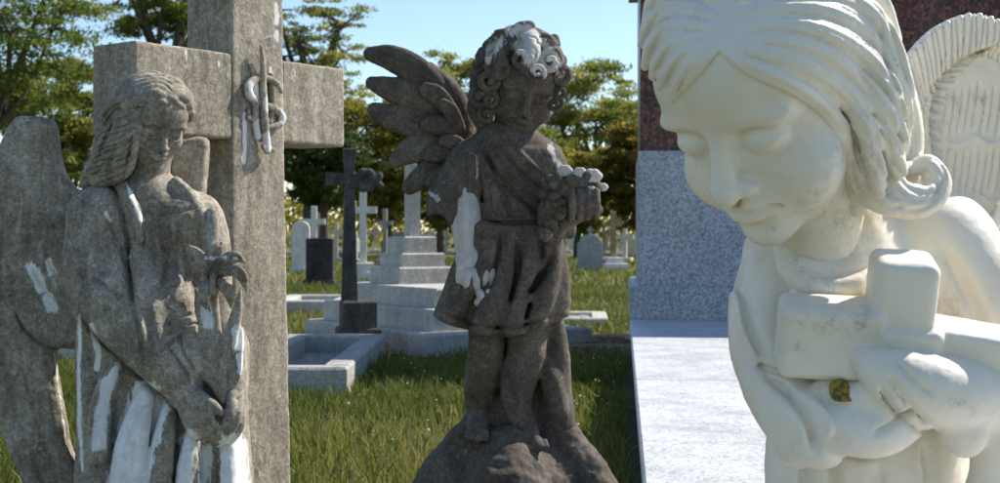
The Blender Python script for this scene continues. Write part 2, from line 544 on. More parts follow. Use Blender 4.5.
TERR_ROT = math.radians(-5.0)
def terr(u, v):
    """terrace frame: u to the right along the wall, v away from the camera, from its front-left corner -> world x, y"""
    x0, y0 = 0.152, 1.25
    c, s = math.cos(TERR_ROT), math.sin(TERR_ROT)
    return (x0 + u * c - v * s, y0 + u * s + v * c)
def terr_inv(x, y):
    c, s = math.cos(TERR_ROT), math.sin(TERR_ROT)
    dx, dy = x - 0.152, y - 1.25
    return dx * c + dy * s, -dx * s + dy * c

def granite_mat(name, cols, scale, rough, bump=0.02):
    m, nt, bs = new_mat(name)
    v = coords(nt)
    vo = nd(nt, 'ShaderNodeTexVoronoi', {'Vector': v, 'Scale': scale})
    n1 = noise(nt, v, scale * .8, 5, 0.75, 0.3)
    n2 = noise(nt, v, scale * .05, 4, 0.6)
    mixv = mth(nt, 'ADD', mth(nt, 'MULTIPLY', vo.outputs['Color'], 0.45), mth(nt, 'MULTIPLY', n1, 0.55))
    col = ramp(nt, mixv, cols)
    col = mixc(nt, 0.5, col, ramp(nt, n2, [(0.3, (0.7, 0.7, 0.7)), (0.7, (1.2, 1.2, 1.2))]), 'MULTIPLY')
    dirt = ramp(nt, noise(nt, v, 2.4, 6, 0.7, 0.5), [(0.52, (0, 0, 0)), (0.75, (1, 1, 1))])
    col = mixc(nt, mth(nt, 'MULTIPLY', dirt, 0.22), col, (0.16, 0.14, 0.11))
    nt.links.new(col, bs.inputs['Base Color'])
    rn = ramp(nt, noise(nt, v, 6, 5, 0.6), [(0.3, (rough * .7,) * 3), (0.7, (min(1, rough * 1.4),) * 3)])
    nt.links.new(rn, bs.inputs['Roughness'])
    bs.inputs['Specular IOR Level'].default_value = .3
    b = nd(nt, 'ShaderNodeBump', {'Height': n1, 'Strength': 0.15, 'Distance': bump * .1})
    nt.links.new(b.outputs[0], bs.inputs['Normal'])
    return m

def slab_mesh(hx, hy, hz, c=0.008):
    return stepped_block([(hx, hy, 0, hz)], c)

def build_terrace():
    light = granite_mat('pale_granite', [(0.25, (0.30, 0.30, 0.31)), (0.45, (0.52, 0.52, 0.52)), (0.65, (0.66, 0.66, 0.66)), (0.8, (0.74, 0.74, 0.74))], 130, 0.45)
    grey = granite_mat('grey_granite', [(0.25, (0.14, 0.155, 0.18)), (0.45, (0.27, 0.29, 0.325)), (0.6, (0.40, 0.42, 0.455)), (0.8, (0.50, 0.52, 0.55))], 90, 0.30)
    red = granite_mat('red_granite', [(0.25, (0.008, 0.006, 0.006)), (0.42, (0.035, 0.016, 0.014)), (0.55, (0.115, 0.036, 0.026)), (0.66, (0.19, 0.065, 0.045)), (0.8, (0.22, 0.17, 0.155))], 60, 0.3)
    x, y = terr(0, 0)
    root = empty('granite_tomb', (x, y, 0), 'large granite tomb with pale floor slabs, grey base wall and dark red upper wall', 'tomb', rz=TERR_ROT)
    me = slab_mesh(4.3, 4.4, TERRACE_Z - .05, .01)
    o = link_mesh('platform', me, grey, root, (4.3 + .04, 4.4 + .04, 0))
    for i, (u0, u1) in enumerate(((0, 2.6), (2.606, 5.2), (5.206, 8.6))):
        for j, (v0, v1) in enumerate(((0, 3.6), (3.606, 7.02))):
            me = slab_mesh((u1 - u0) / 2, (v1 - v0) / 2, .0496, .006)
            link_mesh('floor_slab', me, light, root, ((u0 + u1) / 2, (v0 + v1) / 2, TERRACE_Z - .0496))
    V0 = 7.03
    hs = .20
    link_mesh('plinth_course', slab_mesh(4.28, .9, hs, .015), grey, root, (4.28 + .0, V0 + .9, TERRACE_Z))
    W = [0, 1.5, 3.0, 4.5, 6.0, 7.5, 8.5]
    for a, b in zip(W[:-1], W[1:]):
        me = slab_mesh((b - a) / 2 - .002, .8, .80, .006)
        link_mesh('wall_panel', me, grey, root, ((a + b) / 2 + .05, V0 + .05 + .8, TERRACE_Z + hs))
    W = [0, 1.9, 3.8, 5.7, 7.6, 8.45]
    for a, b in zip(W[:-1], W[1:]):
        for z0, z1 in ((0, 1.15),):
            me = slab_mesh((b - a) / 2 - .002, .7, z1 - z0 - .003, .006)
            link_mesh('red_panel', me, red, root, ((a + b) / 2 + .06, V0 + .12 + .7, TERRACE_Z + hs + .802 + z0))
    link_mesh('coping', slab_mesh(4.3, .85, .12, .02), red, root, (4.3, V0 + .08 + .8, TERRACE_Z + hs + .802 + 1.152))

def build_ground():
    m, nt, bs = new_mat('turf')
    v = coords(nt)
    n = noise(nt, v, 0.9, 8, 0.7, 0.4); n2 = noise(nt, v, 14, 6, 0.75)
    col = ramp(nt, n, [(0.32, (0.045, 0.055, 0.012)), (0.5, (0.095, 0.10, 0.022)), (0.68, (0.16, 0.135, 0.045))])
    col = mixc(nt, 0.8, col, ramp(nt, n2, [(0.3, (0.45, 0.45, 0.4)), (0.7, (1.4, 1.4, 1.2))]), 'MULTIPLY')
    nt.links.new(col, bs.inputs['Base Color']); bs.inputs['Roughness'].default_value = .95
    b = nd(nt, 'ShaderNodeBump', {'Height': n2, 'Strength': 0.8, 'Distance': 0.05})
    nt.links.new(b.outputs[0], bs.inputs['Normal'])
    N = 60
    xs = np.concatenate([-np.geomspace(600, 12, 14), np.linspace(-11, 11, 45), np.geomspace(12, 600, 14)])
    ys = np.concatenate([[-40, -10, -4], np.linspace(0, 40, 90), np.geomspace(42, 1500, 22)])
    X, Y = np.meshgrid(xs, ys, indexing='ij')
    P = np.stack([X.ravel(), Y.ravel(), np.zeros(X.size)], 1)
    fade = np.clip((P[:, 1] - 4) / 4, 0, 1) * np.clip(1 - np.abs(P[:, 0]) / 200, 0, 1)
    P[:, 2] = (vnoise(P, 2.3, 3) * .018 + vnoise(P, .9, 4) * .008) * fade - .004
    nx, ny = X.shape
    idx = np.arange(nx * ny).reshape(nx, ny)
    Q = np.stack([idx[:-1, :-1].ravel(), idx[1:, :-1].ravel(), idx[1:, 1:].ravel(), idx[:-1, 1:].ravel()], 1)
    o = link_mesh('ground', np_mesh('ground', P, Q), m)
    tag(o, 'mown cemetery lawn reaching to the trees', 'ground', kind='structure')

KEEPOUT = []      # (x, y, half x, half y, rotation) footprints without grass
def blocked(x, y, pad=0.0):
    u, v = terr_inv(x, y)
    m = (u > -.03) & (v > -.1) & (v < 9.2)
    for (cx, cy, hx, hy, r) in KEEPOUT:
        c, s = math.cos(r), math.sin(r)
        dx, dy = x - cx, y - cy
        a = dx * c + dy * s; b = -dx * s + dy * c
        m |= (np.abs(a) < hx - pad) & (np.abs(b) < hy - pad)
    return m

def build_grass():
    m, nt, bs = new_mat('grass_blade')
    at = nd(nt, 'ShaderNodeAttribute', attribute_name='tint').outputs['Fac']
    col = ramp(nt, at, [(0.0, (0.055, 0.085, 0.012)), (0.4, (0.13, 0.155, 0.024)), (0.7, (0.24, 0.215, 0.05)), (1.0, (0.40, 0.32, 0.13))])
    tr = nd(nt, 'ShaderNodeBsdfTranslucent', {'Color': col})
    nt.links.new(col, bs.inputs['Base Color']); bs.inputs['Roughness'].default_value = .6
    bs.inputs['Specular IOR Level'].default_value = .25
    mx = nd(nt, 'ShaderNodeMixShader', {0: 0.42, 1: bs.outputs[0], 2: tr.outputs[0]})
    nt.links.new(mx.outputs[0], nt.nodes['Material Output'].inputs['Surface'])
    rng = np.random.RandomState(4)
    def field(name, y0, y1, dens, hgt, wid, label, two=True):
        A = .47 * (y1 * y1 - y0 * y0) * .5 + .9 * (y1 - y0)
        n = int(A * dens)
        y = np.sqrt(rng.uniform(y0 * y0, y1 * y1, n))
        x = rng.uniform(-.40 * y - .5, .13 * y + .4)
        P = np.stack([x, y, x * 0], 1)
        keep = ~blocked(x, y, .015)
        clump = vnoise(P, .55, 7) * .6 + vnoise(P, .16, 8) * .5
        keep &= (clump + rng.uniform(-.6, .6, n)) > -.45
        P = P[keep]; clump = clump[keep]; n = len(P)
        P[:, 2] = (vnoise(P, 2.3, 3) * .018 + vnoise(P, .9, 4) * .008) * np.clip((P[:, 1] - 4) / 4, 0, 1) - .006
        h = hgt * rng.uniform(.45, 1.15, n) * (1 + .45 * clump)
        w = wid * rng.uniform(.6, 1.3, n)
        a = rng.uniform(0, 2 * np.pi, n); la = rng.uniform(0, 2 * np.pi, n)
        ln = h * rng.uniform(.1, .75, n)
        side = np.stack([np.cos(a), np.sin(a), 0 * a], 1) * w[:, None]
        lean = np.stack([np.cos(la), np.sin(la), 0 * la], 1)
        up = np.array([0, 0, 1.0])
        b0 = P - side; b1 = P + side
        mid = P + lean * (ln * .3)[:, None] + up * (h * .6)[:, None]
        tip = P + lean * ln[:, None] + up * h[:, None]
        V = np.stack([b0, b1, mid + side * .75, mid - side * .75, tip + side * .08, tip - side * .08], 1).reshape(-1, 3)
        i = np.arange(n)[:, None] * 6
        if two: Q = np.concatenate([i + [0, 1, 2, 3], i + [3, 2, 4, 5]], 0)
        else: Q = i + [0, 1, 4, 5]
        me = np_mesh(name, V, Q)
        big = vnoise(P, 1.6, 12) * .25
        t = np.clip(.42 + big + rng.normal(0, .17, n) + .12 * (rng.uniform(size=n) > .93), 0, 1)
        me.attributes.new('tint', 'FLOAT', 'POINT').data.foreach_set('value', np.repeat(t, 6).astype(np.float32))
        o = link_mesh(name, me, m)
        tag(o, label, 'grass', kind='stuff')
    field('grass', 2.2, 8.5, 2600, .085, .0032, 'tufted green and straw-coloured grass around the statues')
    field('grass', 8.5, 20, 560, .085, .0075, 'grass between the stepped tomb and the headstones', two=False)
    field('grass', 20, 46, 70, .10, .022, 'grass running back to the far crosses and trees', two=False)
    # clover heads dotted in the lawn
    n = 300
    y = np.sqrt(rng.uniform(5.0 ** 2, 15 ** 2, n)); x = rng.uniform(.02 * y, .115 * y)
    y2 = np.sqrt(rng.uniform(4.5 ** 2, 12 ** 2 , 60)); x2 = rng.uniform(-.12 * y2, -.04 * y2)
    x = np.concatenate([x, x2]); y = np.concatenate([y, y2])
    k = ~blocked(x, y); x = x[k]; y = y[k]
    V = []; Q = []
    for q in range(len(x)):
        r = .0045 * rng.uniform(.6, 1.3); z = .07 * rng.uniform(.5, 1.3); b = len(V)
        V += [(x[q] + r, y[q], z), (x[q], y[q] + r, z), (x[q] - r, y[q], z), (x[q], y[q] - r, z), (x[q], y[q], z + r), (x[q], y[q], z - r)]
        for i in range(4):
            j = (i + 1) % 4; Q += [(b + i, b + j, b + 4), (b + j, b + i, b + 5)]
    wm, nt, bs = new_mat('clover_white'); bs.inputs['Base Color'].default_value = (.75, .74, .68, 1)
    o = link_mesh('clover_flowers', py_mesh('clover', V, Q, True), wm)
    tag(o, 'tiny white clover heads scattered through the grass', 'flowers', kind='stuff')

# ---------------------------------------------------------------- trees
def leaf_mat(name, cols, trans=.62):
    m, nt, bs = new_mat(name)
    at = nd(nt, 'ShaderNodeAttribute', attribute_name='tint').outputs['Fac']
    col = ramp(nt, at, cols)
    nt.links.new(col, bs.inputs['Base Color']); bs.inputs['Roughness'].default_value = .55
    bs.inputs['Specular IOR Level'].default_value = .3
    tr = nd(nt, 'ShaderNodeBsdfTranslucent', {'Color': col})
    mx = nd(nt, 'ShaderNodeMixShader', {0: trans, 1: bs.outputs[0], 2: tr.outputs[0]})
    nt.links.new(mx.outputs[0], nt.nodes['Material Output'].inputs['Surface'])
    return m

def limb_mesh(paths, sides=7):
    V = []; Q = []
    for P, R in paths:
        P = np.array(P, float); b = len(V)
        for i in range(len(P)):
            t = P[min(i + 1, len(P) - 1)] - P[max(i - 1, 0)]
            t = t / (np.linalg.norm(t) + 1e-9)
            u = np.cross(t, [0, 0, 1] if abs(t[2]) < .9 else [1, 0, 0]); u /= np.linalg.norm(u); v = np.cross(t, u)
            for q in range(sides):
                a = 2 * math.pi * q / sides
                V.append(P[i] + R[i] * (math.cos(a) * u + math.sin(a) * v))
        for i in range(len(P) - 1):
            for q in range(sides):
                r = (q + 1) % sides
                Q.append((b + i * sides + q, b + i * sides + r, b + (i + 1) * sides + r, b + (i + 1) * sides + q))
    return np_mesh('limbs', V, Q)

def make_tree(name, px, d, top, bottom, half, label, mat, bark, leaves=22000, clumps=90, flat=.45, size=.13, seed=0, fill=.55, lean=0.0, group='trees beyond the graves', trunk_r=None):
    """crown box given by photograph rows top/bottom and half width at distance d"""
    rng = np.random.RandomState(seed)
    s = d / F
    x = gx(px, d); zt = CAMH + (HY - top) * s; zb = CAMH + (HY - bottom) * s; rw = half * s
    root = empty(name, (x, d, 0), label, 'tree', group)
    cz = (zt + zb) / 2; rz = (zt - zb) / 2
    # clump centres spread through the crown, more towards its skin
    C = []
    while len(C) < clumps:
        q = rng.uniform(-1, 1, 3); r = np.linalg.norm(q)
        if r > 1 or r < rng.uniform(0, fill): continue
        p = np.array([q[0] * rw, q[1] * rw * .8, cz + q[2] * rz])
        p += rng.normal(0, .09, 3) * np.array([rw, rw, rz])
        C.append(p)
    C = np.array(C)
    cr = rng.uniform(.09, .24, clumps) * min(rw, rz * 1.4)
    # limbs reach from the trunk to the clumps
    th = max(zb * .85, .9)
    tr = trunk_r or (.05 + .024 * zt)
    fork = np.array([lean, 0, th])
    paths = [([(0, 0, -.1), (lean * .3 + rng.normal(0, .05), 0, th * .5), tuple(fork)], [tr * 1.35, tr, tr * .8])]
    nb = 8
    for b in range(nb):
        a = 2 * math.pi * b / nb + rng.uniform(-.3, .3)
        e = np.array([math.cos(a) * rw * .55, math.sin(a) * rw * .45, cz + rng.uniform(-.2, .45) * rz])
        mid = fork * .5 + e * .5 + np.array([0, 0, rng.uniform(-.05, .2) * rz])
        paths.append(([tuple(fork), tuple(mid + rng.normal(0, .06, 3) * rw), tuple(e)], [tr * .55, tr * .36, tr * .2]))
        near = np.argsort(np.linalg.norm(C - e, axis=1))[:7]
        for c in near:
            m2 = e * .5 + C[c] * .5 + rng.normal(0, .05, 3) * rw
            paths.append(([tuple(e), tuple(m2), tuple(C[c])], [tr * .18, tr * .1, tr * .04]))
    link_mesh('trunk', limb_mesh(paths, 6), bark, root)
    n = leaves
    ci = rng.choice(clumps, n, p=cr ** 2 / (cr ** 2).sum())
    g = rng.normal(0, 1, (n, 3)); g /= np.linalg.norm(g, axis=1)[:, None]
    g *= (rng.uniform(0, 1, n) ** .6 * (1 + .5 * rng.normal(0, .5, n) ** 2))[:, None]
    P = C[ci] + g * cr[ci][:, None] * np.array([1.15, 1.15, flat])
    sz = size * rng.uniform(.5, 1.3, n)
    a = rng.normal(0, 1, (n, 3)); a /= np.linalg.norm(a, axis=1)[:, None]
    b = np.cross(a, rng.normal(0, 1, (n, 3))); b /= np.linalg.norm(b, axis=1)[:, None]
    a = a * sz[:, None]; b = b * (sz * .5)[:, None]
    V = np.stack([P - a + b * .3, P + a, P - a * .2 - b * 1.6], 1).reshape(-1, 3)
    Q = np.arange(3 * n).reshape(n, 3)
    me = np_mesh('crown', V, Q)
    t = np.clip(.5 + rng.normal(0, .16, n) + np.repeat(rng.normal(0, .16, clumps)[None], 1, 0)[0][ci], 0, 1)
    me.attributes.new('tint', 'FLOAT', 'POINT').data.foreach_set('value', np.repeat(t, 3).astype(np.float32))
    link_mesh('crown', me, mat, root)
    return root

def build_trees():
    bark, nt, bs = new_mat('bark')
    v = coords(nt, (1, 1, .3))
    nt.links.new(ramp(nt, noise(nt, v, 9, 6, .7), [(.3, (.035, .027, .02)), (.7, (.11, .09, .065))]), bs.inputs['Base Color'])
    bs.inputs['Roughness'].default_value = .95
    L1 = leaf_mat('leaf_green', [(0, (.06, .095, .012)), (.5, (.135, .18, .028)), (1, (.28, .28, .06))])
    L2 = leaf_mat('leaf_pale', [(0, (.12, .15, .025)), (.5, (.25, .27, .055)), (1, (.40, .36, .10))])
    L3 = leaf_mat('leaf_olive', [(0, (.07, .07, .012)), (.5, (.17, .145, .025)), (1, (.36, .24, .045))])
    L4 = leaf_mat('leaf_dark', [(0, (.030, .052, .010)), (.5, (.065, .10, .018)), (1, (.14, .16, .034))], .45)
    L5 = leaf_mat('leaf_yellow', [(0, (.10, .105, .015)), (.5, (.24, .215, .035)), (1, (.42, .33, .06))])
    T = make_tree
    T('spreading_tree', -14, 40, -70, 120, 118, 'loose green tree spreading above the angel wing, sky showing through', L1, bark, 34000, 150, .35, .07, 1, .2)
    T('spreading_tree', 62, 46, 62, 225, 64, 'full green tree between the wing and the big cross', L2, bark, 42000, 170, .5, .075, 2, .1)
    T('spreading_tree', 168, 50, -60, 62, 75, 'airy green tree rising over the angel and the cross arm', L1, bark, 26000, 120, .35, .07, 3, .2)
    T('spreading_tree', 312, 54, -40, 130, 62, 'pale airy tree above the right arm of the big cross', L2, bark, 17000, 100, .32, .075, 4, .2)
    T('shade_tree', 318, 36, 128, 206, 52, 'dense dark tree with a low crown over the white crosses', L4, bark, 34000, 120, .5, .065, 5, .1, lean=.15)
    T('leafy_tree', 388, 44, 88, 228, 62, 'bushy yellow-green tree behind the child angel wing', L5, bark, 46000, 190, .5, .07, 6, .1)
    T('leafy_tree', 440, 52, 128, 234, 46, 'low rounded green tree behind the stepped tomb', L1, bark, 22000, 90, .5, .08, 7, .1)
    T('tall_tree', 462, 62, 42, 190, 50, 'tall pale tree glowing beside the child angel head', L2, bark, 26000, 130, .4, .085, 8, .2)
    T('tall_tree', 590, 60, 64, 190, 76, 'wide pale green tree beyond the bouquet, sky in its crown', L2, bark, 36000, 170, .36, .085, 9, .2)
    T('leafy_tree', 578, 46, 146, 232, 50, 'olive green tree behind the upright grey headstone', L5, bark, 36000, 140, .5, .07, 10, .1)
    T('leafy_tree', 650, 45, 116, 228, 54, 'brownish olive tree next to the granite tomb wall', L3, bark, 40000, 160, .45, .07, 11, .1)
    T('leafy_tree', 522, 55, 120, 234, 50, 'green tree hidden mostly behind the child angel', L1, bark, 20000, 80, .5, .08, 12, .1)
    T('leafy_tree', 228, 56, 90, 234, 50, 'green tree hidden mostly behind the big cross', L1, bark, 18000, 80, .5, .08, 13, .1)
    # far wood closing the horizon
    rng = np.random.RandomState(77)
    n = 26000
    x = rng.uniform(-60, 60, n); y = rng.uniform(82, 100, n)
    P0 = np.stack([x, y, 0 * x], 1)
    topz = 3.4 + 2.2 * vnoise(P0, 7, 5) + 1.2 * vnoise(P0, 2.5, 6)
    z = rng.uniform(0, 1, n) ** .7 * topz
    P = np.stack([x, y, z], 1)
    sz = .26 * rng.uniform(.5, 1.3, n)
    a = rng.normal(0, 1, (n, 3)); a /= np.linalg.norm(a, axis=1)[:, None]
    b = np.cross(a, rng.normal(0, 1, (n, 3))); b /= np.linalg.norm(b, axis=1)[:, None]
    a = a * sz[:, None]; b = b * (sz * .6)[:, None]
    me = np_mesh('far_wood', np.stack([P - a, P + b, P + a, P - b], 1).reshape(-1, 3), np.arange(4 * n).reshape(n, 4))
    me.attributes.new('tint', 'FLOAT', 'POINT').data.foreach_set('value', np.repeat(np.clip(.45 + rng.normal(0, .2, n), 0, 1), 4).astype(np.float32))
    tag(link_mesh('far_wood', me, L5), 'low belt of far trees closing the lawn behind the graves', 'trees', kind='stuff')

# ---------------------------------------------------------------- graves
def cross_mesh(w, h, t, th, armz=.70, flare=0.0):
    """upright latin cross: arm span w, height h, bar width t, thickness th"""
    a = t / 2; W = w / 2; z0 = h * armz - a; z1 = h * armz + a
    f = t * flare
    out = [(-a - f, 0), (a + f, 0), (a, z0), (W, z0 - f * .6), (W, z1 + f * .6), (a, z1), (a + f * .5, h), (-a - f * .5, h), (-a, z1), (-W, z1 + f * .6), (-W, z0 - f * .6), (-a, z0)]
    n = len(out); c = min(t, th) * .10
    V = []; Fc = []
    for y, ins in ((-th / 2, c), (-th / 2 + c, 0), (th / 2 - c, 0), (th / 2, c)):
        for (x, z) in out:
            V.append((x * (1 - ins / max(W, .01)), y, min(z, h - ins) if z > h * .5 else z))
    for r in range(3):
        for i in range(n):
            j = (i + 1) % n
            Fc.append((r * n + i, r * n + j, (r + 1) * n + j, (r + 1) * n + i))
    for r, rev in ((0, False), (3, True)):
        b = r * n
        qs = [(0, 1, 2, 11), (11, 2, 5, 8), (2, 3, 4, 5), (8, 5, 6, 7), (10, 11, 8, 9)]
        for q in qs:
            q = tuple(b + k for k in q)
            Fc.append(q[::-1] if rev else q)
    return py_mesh('cross', V, Fc)

def headstone_mesh(w, h, th, arch=.35, shoulders=False, lean=0.0):
    a = w / 2; N = 12; out = [(-a, 0), (a, 0)]
    zs = h - arch * w
    if shoulders:
        out += [(a, zs * .96), (a * .82, zs)]
        R = a * .82
    else:
        R = a
    for i in range(N + 1):
        t = math.pi * i / N
        out.append((R * math.cos(t), zs + arch * w * math.sin(t)))
    if shoulders: out += [(-a * .82, zs), (-a, zs * .96)]
    n = len(out); V = []; Fc = []; c = .012
    for y, ins in ((-th / 2, c), (-th / 2 + c, 0), (th / 2 - c, 0), (th / 2, c)):
        for x, z in out: V.append((x * (1 - ins / a), y + lean * z, z * (1 - ins / h)))
    for r in range(3):
        for i in range(n):
            j = (i + 1) % n; Fc.append((r * n + i, r * n + j, (r + 1) * n + j, (r + 1) * n + i))
    Fc.append(tuple(range(n))); Fc.append(tuple(range(4 * n - 1, 3 * n - 1, -1)))
    return py_mesh('stone', V, Fc)

def grave_cross(name, px, py, h, w, t, mat, label, base=None, rz=0.0, group=None, flare=0.0, keep=True, d=None, armz=.72, base_mat=None):
    d = d or ground_d(py); x = gx(px, d)
    root = empty(name, (x, d, 0), label, 'cross', group, rz)
    z = 0
    if base:
        link_mesh('base', stepped_block(base), base_mat or mat, root)
        z = base[-1][3]
    link_mesh('upright', cross_mesh(w, h, t, t * .85, armz, flare), mat, root, (0, 0, z - .005))
    if keep and base: KEEPOUT.append((x, d, base[0][0], base[0][1], rz))
    return root

def grave_stone(px, py, w, h, th, mat, label, arch=.35, shoulders=False, rz=0.0, group=None, lean=0.0, base=True, d=None, name='headstone'):
    d = d or ground_d(py); x = gx(px, d)
    root = empty(name, (x, d, 0), label, 'headstone', group, rz)
    z = 0
    if base:
        link_mesh('base', stepped_block([(w * .58, th * 1.1, -.05, .09)]), mat, root); z = .088
        KEEPOUT.append((x, d, w * .58, th * 1.1, rz))
    link_mesh('tablet', headstone_mesh(w, h, th, arch, shoulders, lean), mat, root, (0, 0, z))
    return root

def build_graves():
    G = MATS
    # --- stepped white tomb behind the child angel, with a broken shaft on its pedestal
    d = 9.9; x = gx(438, d)
    rz = math.radians(32)
    root = empty('stepped_tomb', (x, d, 0), 'pale grey stepped tomb with a slim shaft on its pedestal, behind the child angel', 'tomb', rz=rz)
    M = G['pale_stone']
    for hx, hy, z0, z1, cx, cy in ((.62, .95, -.05, .13, 0, -.05), (.50, .83, .128, .27, 0, 0), (.39, .72, .268, .40, 0, .05)):
        link_mesh('step', slab_mesh(hx, hy, z1 - z0, .012), M, root, (cx, cy, z0))
    for hx, z0, z1 in ((.23, .398, .52), (.175, .518, .62), (.13, .618, .74)):
        link_mesh('pedestal_block', slab_mesh(hx, hx, z1 - z0, .010), M, root, (0, .38, z0))
    link_mesh('shaft', stepped_block([(.043, .043, 0, .55)], .006), M, root, (0, .38, .738))
    KEEPOUT.append((x, d, .60, .95, rz))
    # --- dark weathered cross on a block, left of the child angel
    d = ground_d(352); x = gx(358, d)
    root = empty('dark_cross', (x, d, 0), 'dark weathered cross with carved arm ends on a block, beside the big cross', 'cross', rz=math.radians(12))
    link_mesh('pedestal', stepped_block([(.135, .13, -.05, .16), (.11, .105, .158, .33)]), G['dark_stone'], root)
    link_mesh('upright', cross_mesh(.30, .98, .062, .055, .80, .35), G['dark_stone'], root, (-.055, 0, .325))
    sc = Sculpt((-24, -12, -24), (24, 12, 24), 1.2)
    for g in (-1, 1):
        sc.ell((g * 10, 0, 0), (7, 6, 8), 3); sc.ell((g * 4, 0, 9), (6, 5, 6), 3); sc.ell((g * 4, 0, -9), (6, 5, 6), 3); sc.ell((g * 16, 0, 5), (5, 4, 6), 3); sc.ell((g * 17, 0, -6), (5, 4, 4), 3)
    sc.ell((0, 0, 0), (4, 9, 4), 2, cut=True)
    V, Q = sc.mesh()
    link_mesh('carved_wreath', np_mesh('w', V * .0052, Q), G['dark_stone'], root, (.05, -.02, 1.10))
    KEEPOUT.append((x, d, .13, .13, 0))
    # --- left of the child angel
    grave_cross('grave_cross', 363, 281, 1.20, .46, .115, G['white_stone'], 'white stone cross on its own stone block near the dark weathered cross', [(.24, .22, -.05, .16), (.17, .16, .158, .30)], .1)
    grave_stone(402, 286, .36, .72, .11, G['brown_stone'], 'brownish round-topped headstone left of the stepped tomb', .5)
    grave_cross('grave_cross', 385, 268, 1.15, .34, .10, G['old_stone'], 'slim grey stone cross behind the brownish headstone', [(.2, .2, -.05, .2)], -.1)
    grave_stone(350, 262, .42, .8, .12, G['white_stone'], 'white headstone beside the white stone cross', .3)
    grave_stone(412, 262, .5, .62, .12, G['white_stone'], 'low white headstone seen past the brownish one', .2)
    # --- right of the child angel
    r = grave_stone(590, 269, .56, .68, .14, G['grey_stone'], 'grey shouldered headstone with a small finial, right of the child angel', .30, True)
    link_mesh('finial', cross_mesh(.13, .17, .05, .05, .6, .2), G['grey_stone'], r, (0, 0, .76))
    grave_cross('grave_cross', 613, 269, 1.02, .38, .115, G['rust_stone'], 'rust-stained cross on a stepped pale block beside the grey headstone', [(.27, .25, -.05, .13), (.19, .18, .128, .26)], .25, base_mat=G['white_stone'])
    grave_cross('grave_cross', 621, 258, 1.1, .34, .10, G['white_stone'], 'slim white cross standing behind the rust-stained cross', [(.2, .2, -.05, .15)])
    rng = random.Random(3)
    kinds = 0
    far = [(567, 253), (574, 251), (604, 256), (628, 252), (634, 256), (640, 253), (645, 258), (650, 252), (655, 256), (660, 252), (648, 264), (636, 250), (598, 251), (584, 250), (607, 250), (625, 262),
           (354, 252), (375, 252), (395, 251), (420, 252), (430, 256), (446, 254), (300, 252), (292, 255), (336, 252), (330, 255), (344, 256)]
    near = [(0, 'under the dense dark tree'), (347, 'behind the white cross on its own block'), (398, 'behind the stepped tomb'), (560, 'behind the grey shouldered headstone'), (596, 'around the rust-stained cross'), (632, 'close to the granite tomb wall')]
    for i, (px, py) in enumerate(far):
        where = [t for x0, t in near if px >= x0][-1]; tone = ('white', 'white', 'grey', 'cream')[i % 4]
        mt = (G['white_stone'], G['white_stone'], G['old_stone'], G['cream_stone'])[i % 4]
        if i % 3 == 1:
            grave_stone(px, py, rng.uniform(.4, .6), rng.uniform(.5, .8), .12, mt, 'small far %s headstone %s' % (tone, where), rng.choice((.1, .3, .5)), False, rng.uniform(-.3, .3), 'far graves under the trees', base=False)
        else:
            grave_cross('grave_cross', px, py, rng.uniform(.7, 1.05), rng.uniform(.34, .5), .11, mt, 'small far %s grave cross %s' % (tone, where), [(.2, .2, -.05, .12)], rng.uniform(-.3, .3), 'far graves under the trees', keep=False)
    # --- under the right arm of the big cross
    grave_stone(320, 286, .41, .62, .10, G['black_stone'], 'square black headstone under the arm of the big cross', .04, False, -.12)
    grave_cross('grave_cross', 314, 268, 1.25, .52, .13, G['white_stone'], 'tall white cross behind the black headstone', [(.24, .22, -.05, .16)], .05)
    grave_stone(301, 272, .36, .95, .12, G['white_stone'], 'tall white round-topped headstone between the big cross and the black headstone', .45)
    grave_cross('grave_cross', 336, 262, 1.0, .4, .12, G['cream_stone'], 'cream cross right of the black headstone', [(.2, .2, -.05, .12)])
    # low kerbs and broken blocks
    def kerb(name, px0, px1, dn, df, hgt, wid, mat, label, fill=None, rz=0.0):
        dm = (dn + df) / 2; x0 = gx(px0, dn); x1 = gx(px1, dn)
        cx = (x0 + x1) / 2; hx = (x1 - x0) / 2; hy = (df - dn) / 2
        root = empty(name, (cx, dm, 0), label, 'grave', rz=rz)
        for sx, sy, ax, ay in ((0, -1, hx, wid / 2), (0, 1, hx, wid / 2), (-1, 0, wid / 2, hy - wid - .003), (1, 0, wid / 2, hy - wid - .003)):
            link_mesh('kerb', slab_mesh(ax, ay, hgt + .05, .012), mat, root, (sx * (hx - wid / 2), sy * (hy - wid / 2), -.05))
        if fill:
            n = 24; V = []; Q = []
            for i in range(n + 1):
                for j in range(n + 1):
                    V.append(((i / n * 2 - 1) * (hx - wid), (j / n * 2 - 1) * (hy - wid), .02 + .02 * rng.random()))
            for i in range(n):
                for j in range(n):
                    a = i * (n + 1) + j; Q.append((a, a + n + 1, a + n + 2, a + 1))
            link_mesh('gravel_bed', py_mesh('bed', V, Q, True), fill, root)
        KEEPOUT.append((cx, dm, hx, hy, rz))
        return root
    kerb('kerbed_grave', 216, 347, 6.5, 8.7, .135, .13, G['kerb_stone'], 'low grey kerbed grave with a gravel bed right of the big cross', G['gravel'])
    r = kerb('kerbed_grave', 266, 346, 13.2, 14.6, .13, .16, G['pale_stone'], 'broken low pale kerb in front of the black headstone', G['gravel'])
    kerb('kerbed_grave', -60, 78, 8.3, 10.2, .14, .14, G['pale_stone'], 'pale kerbed grave seen in the gap below the angel wing', G['gravel'])
    kerb('kerbed_grave', 548, 655, 8.9, 9.9, .05, .10, G['rust_stone'], 'sunken earth grave with a thin rusty kerb right of the child angel', G['soil'], .05)
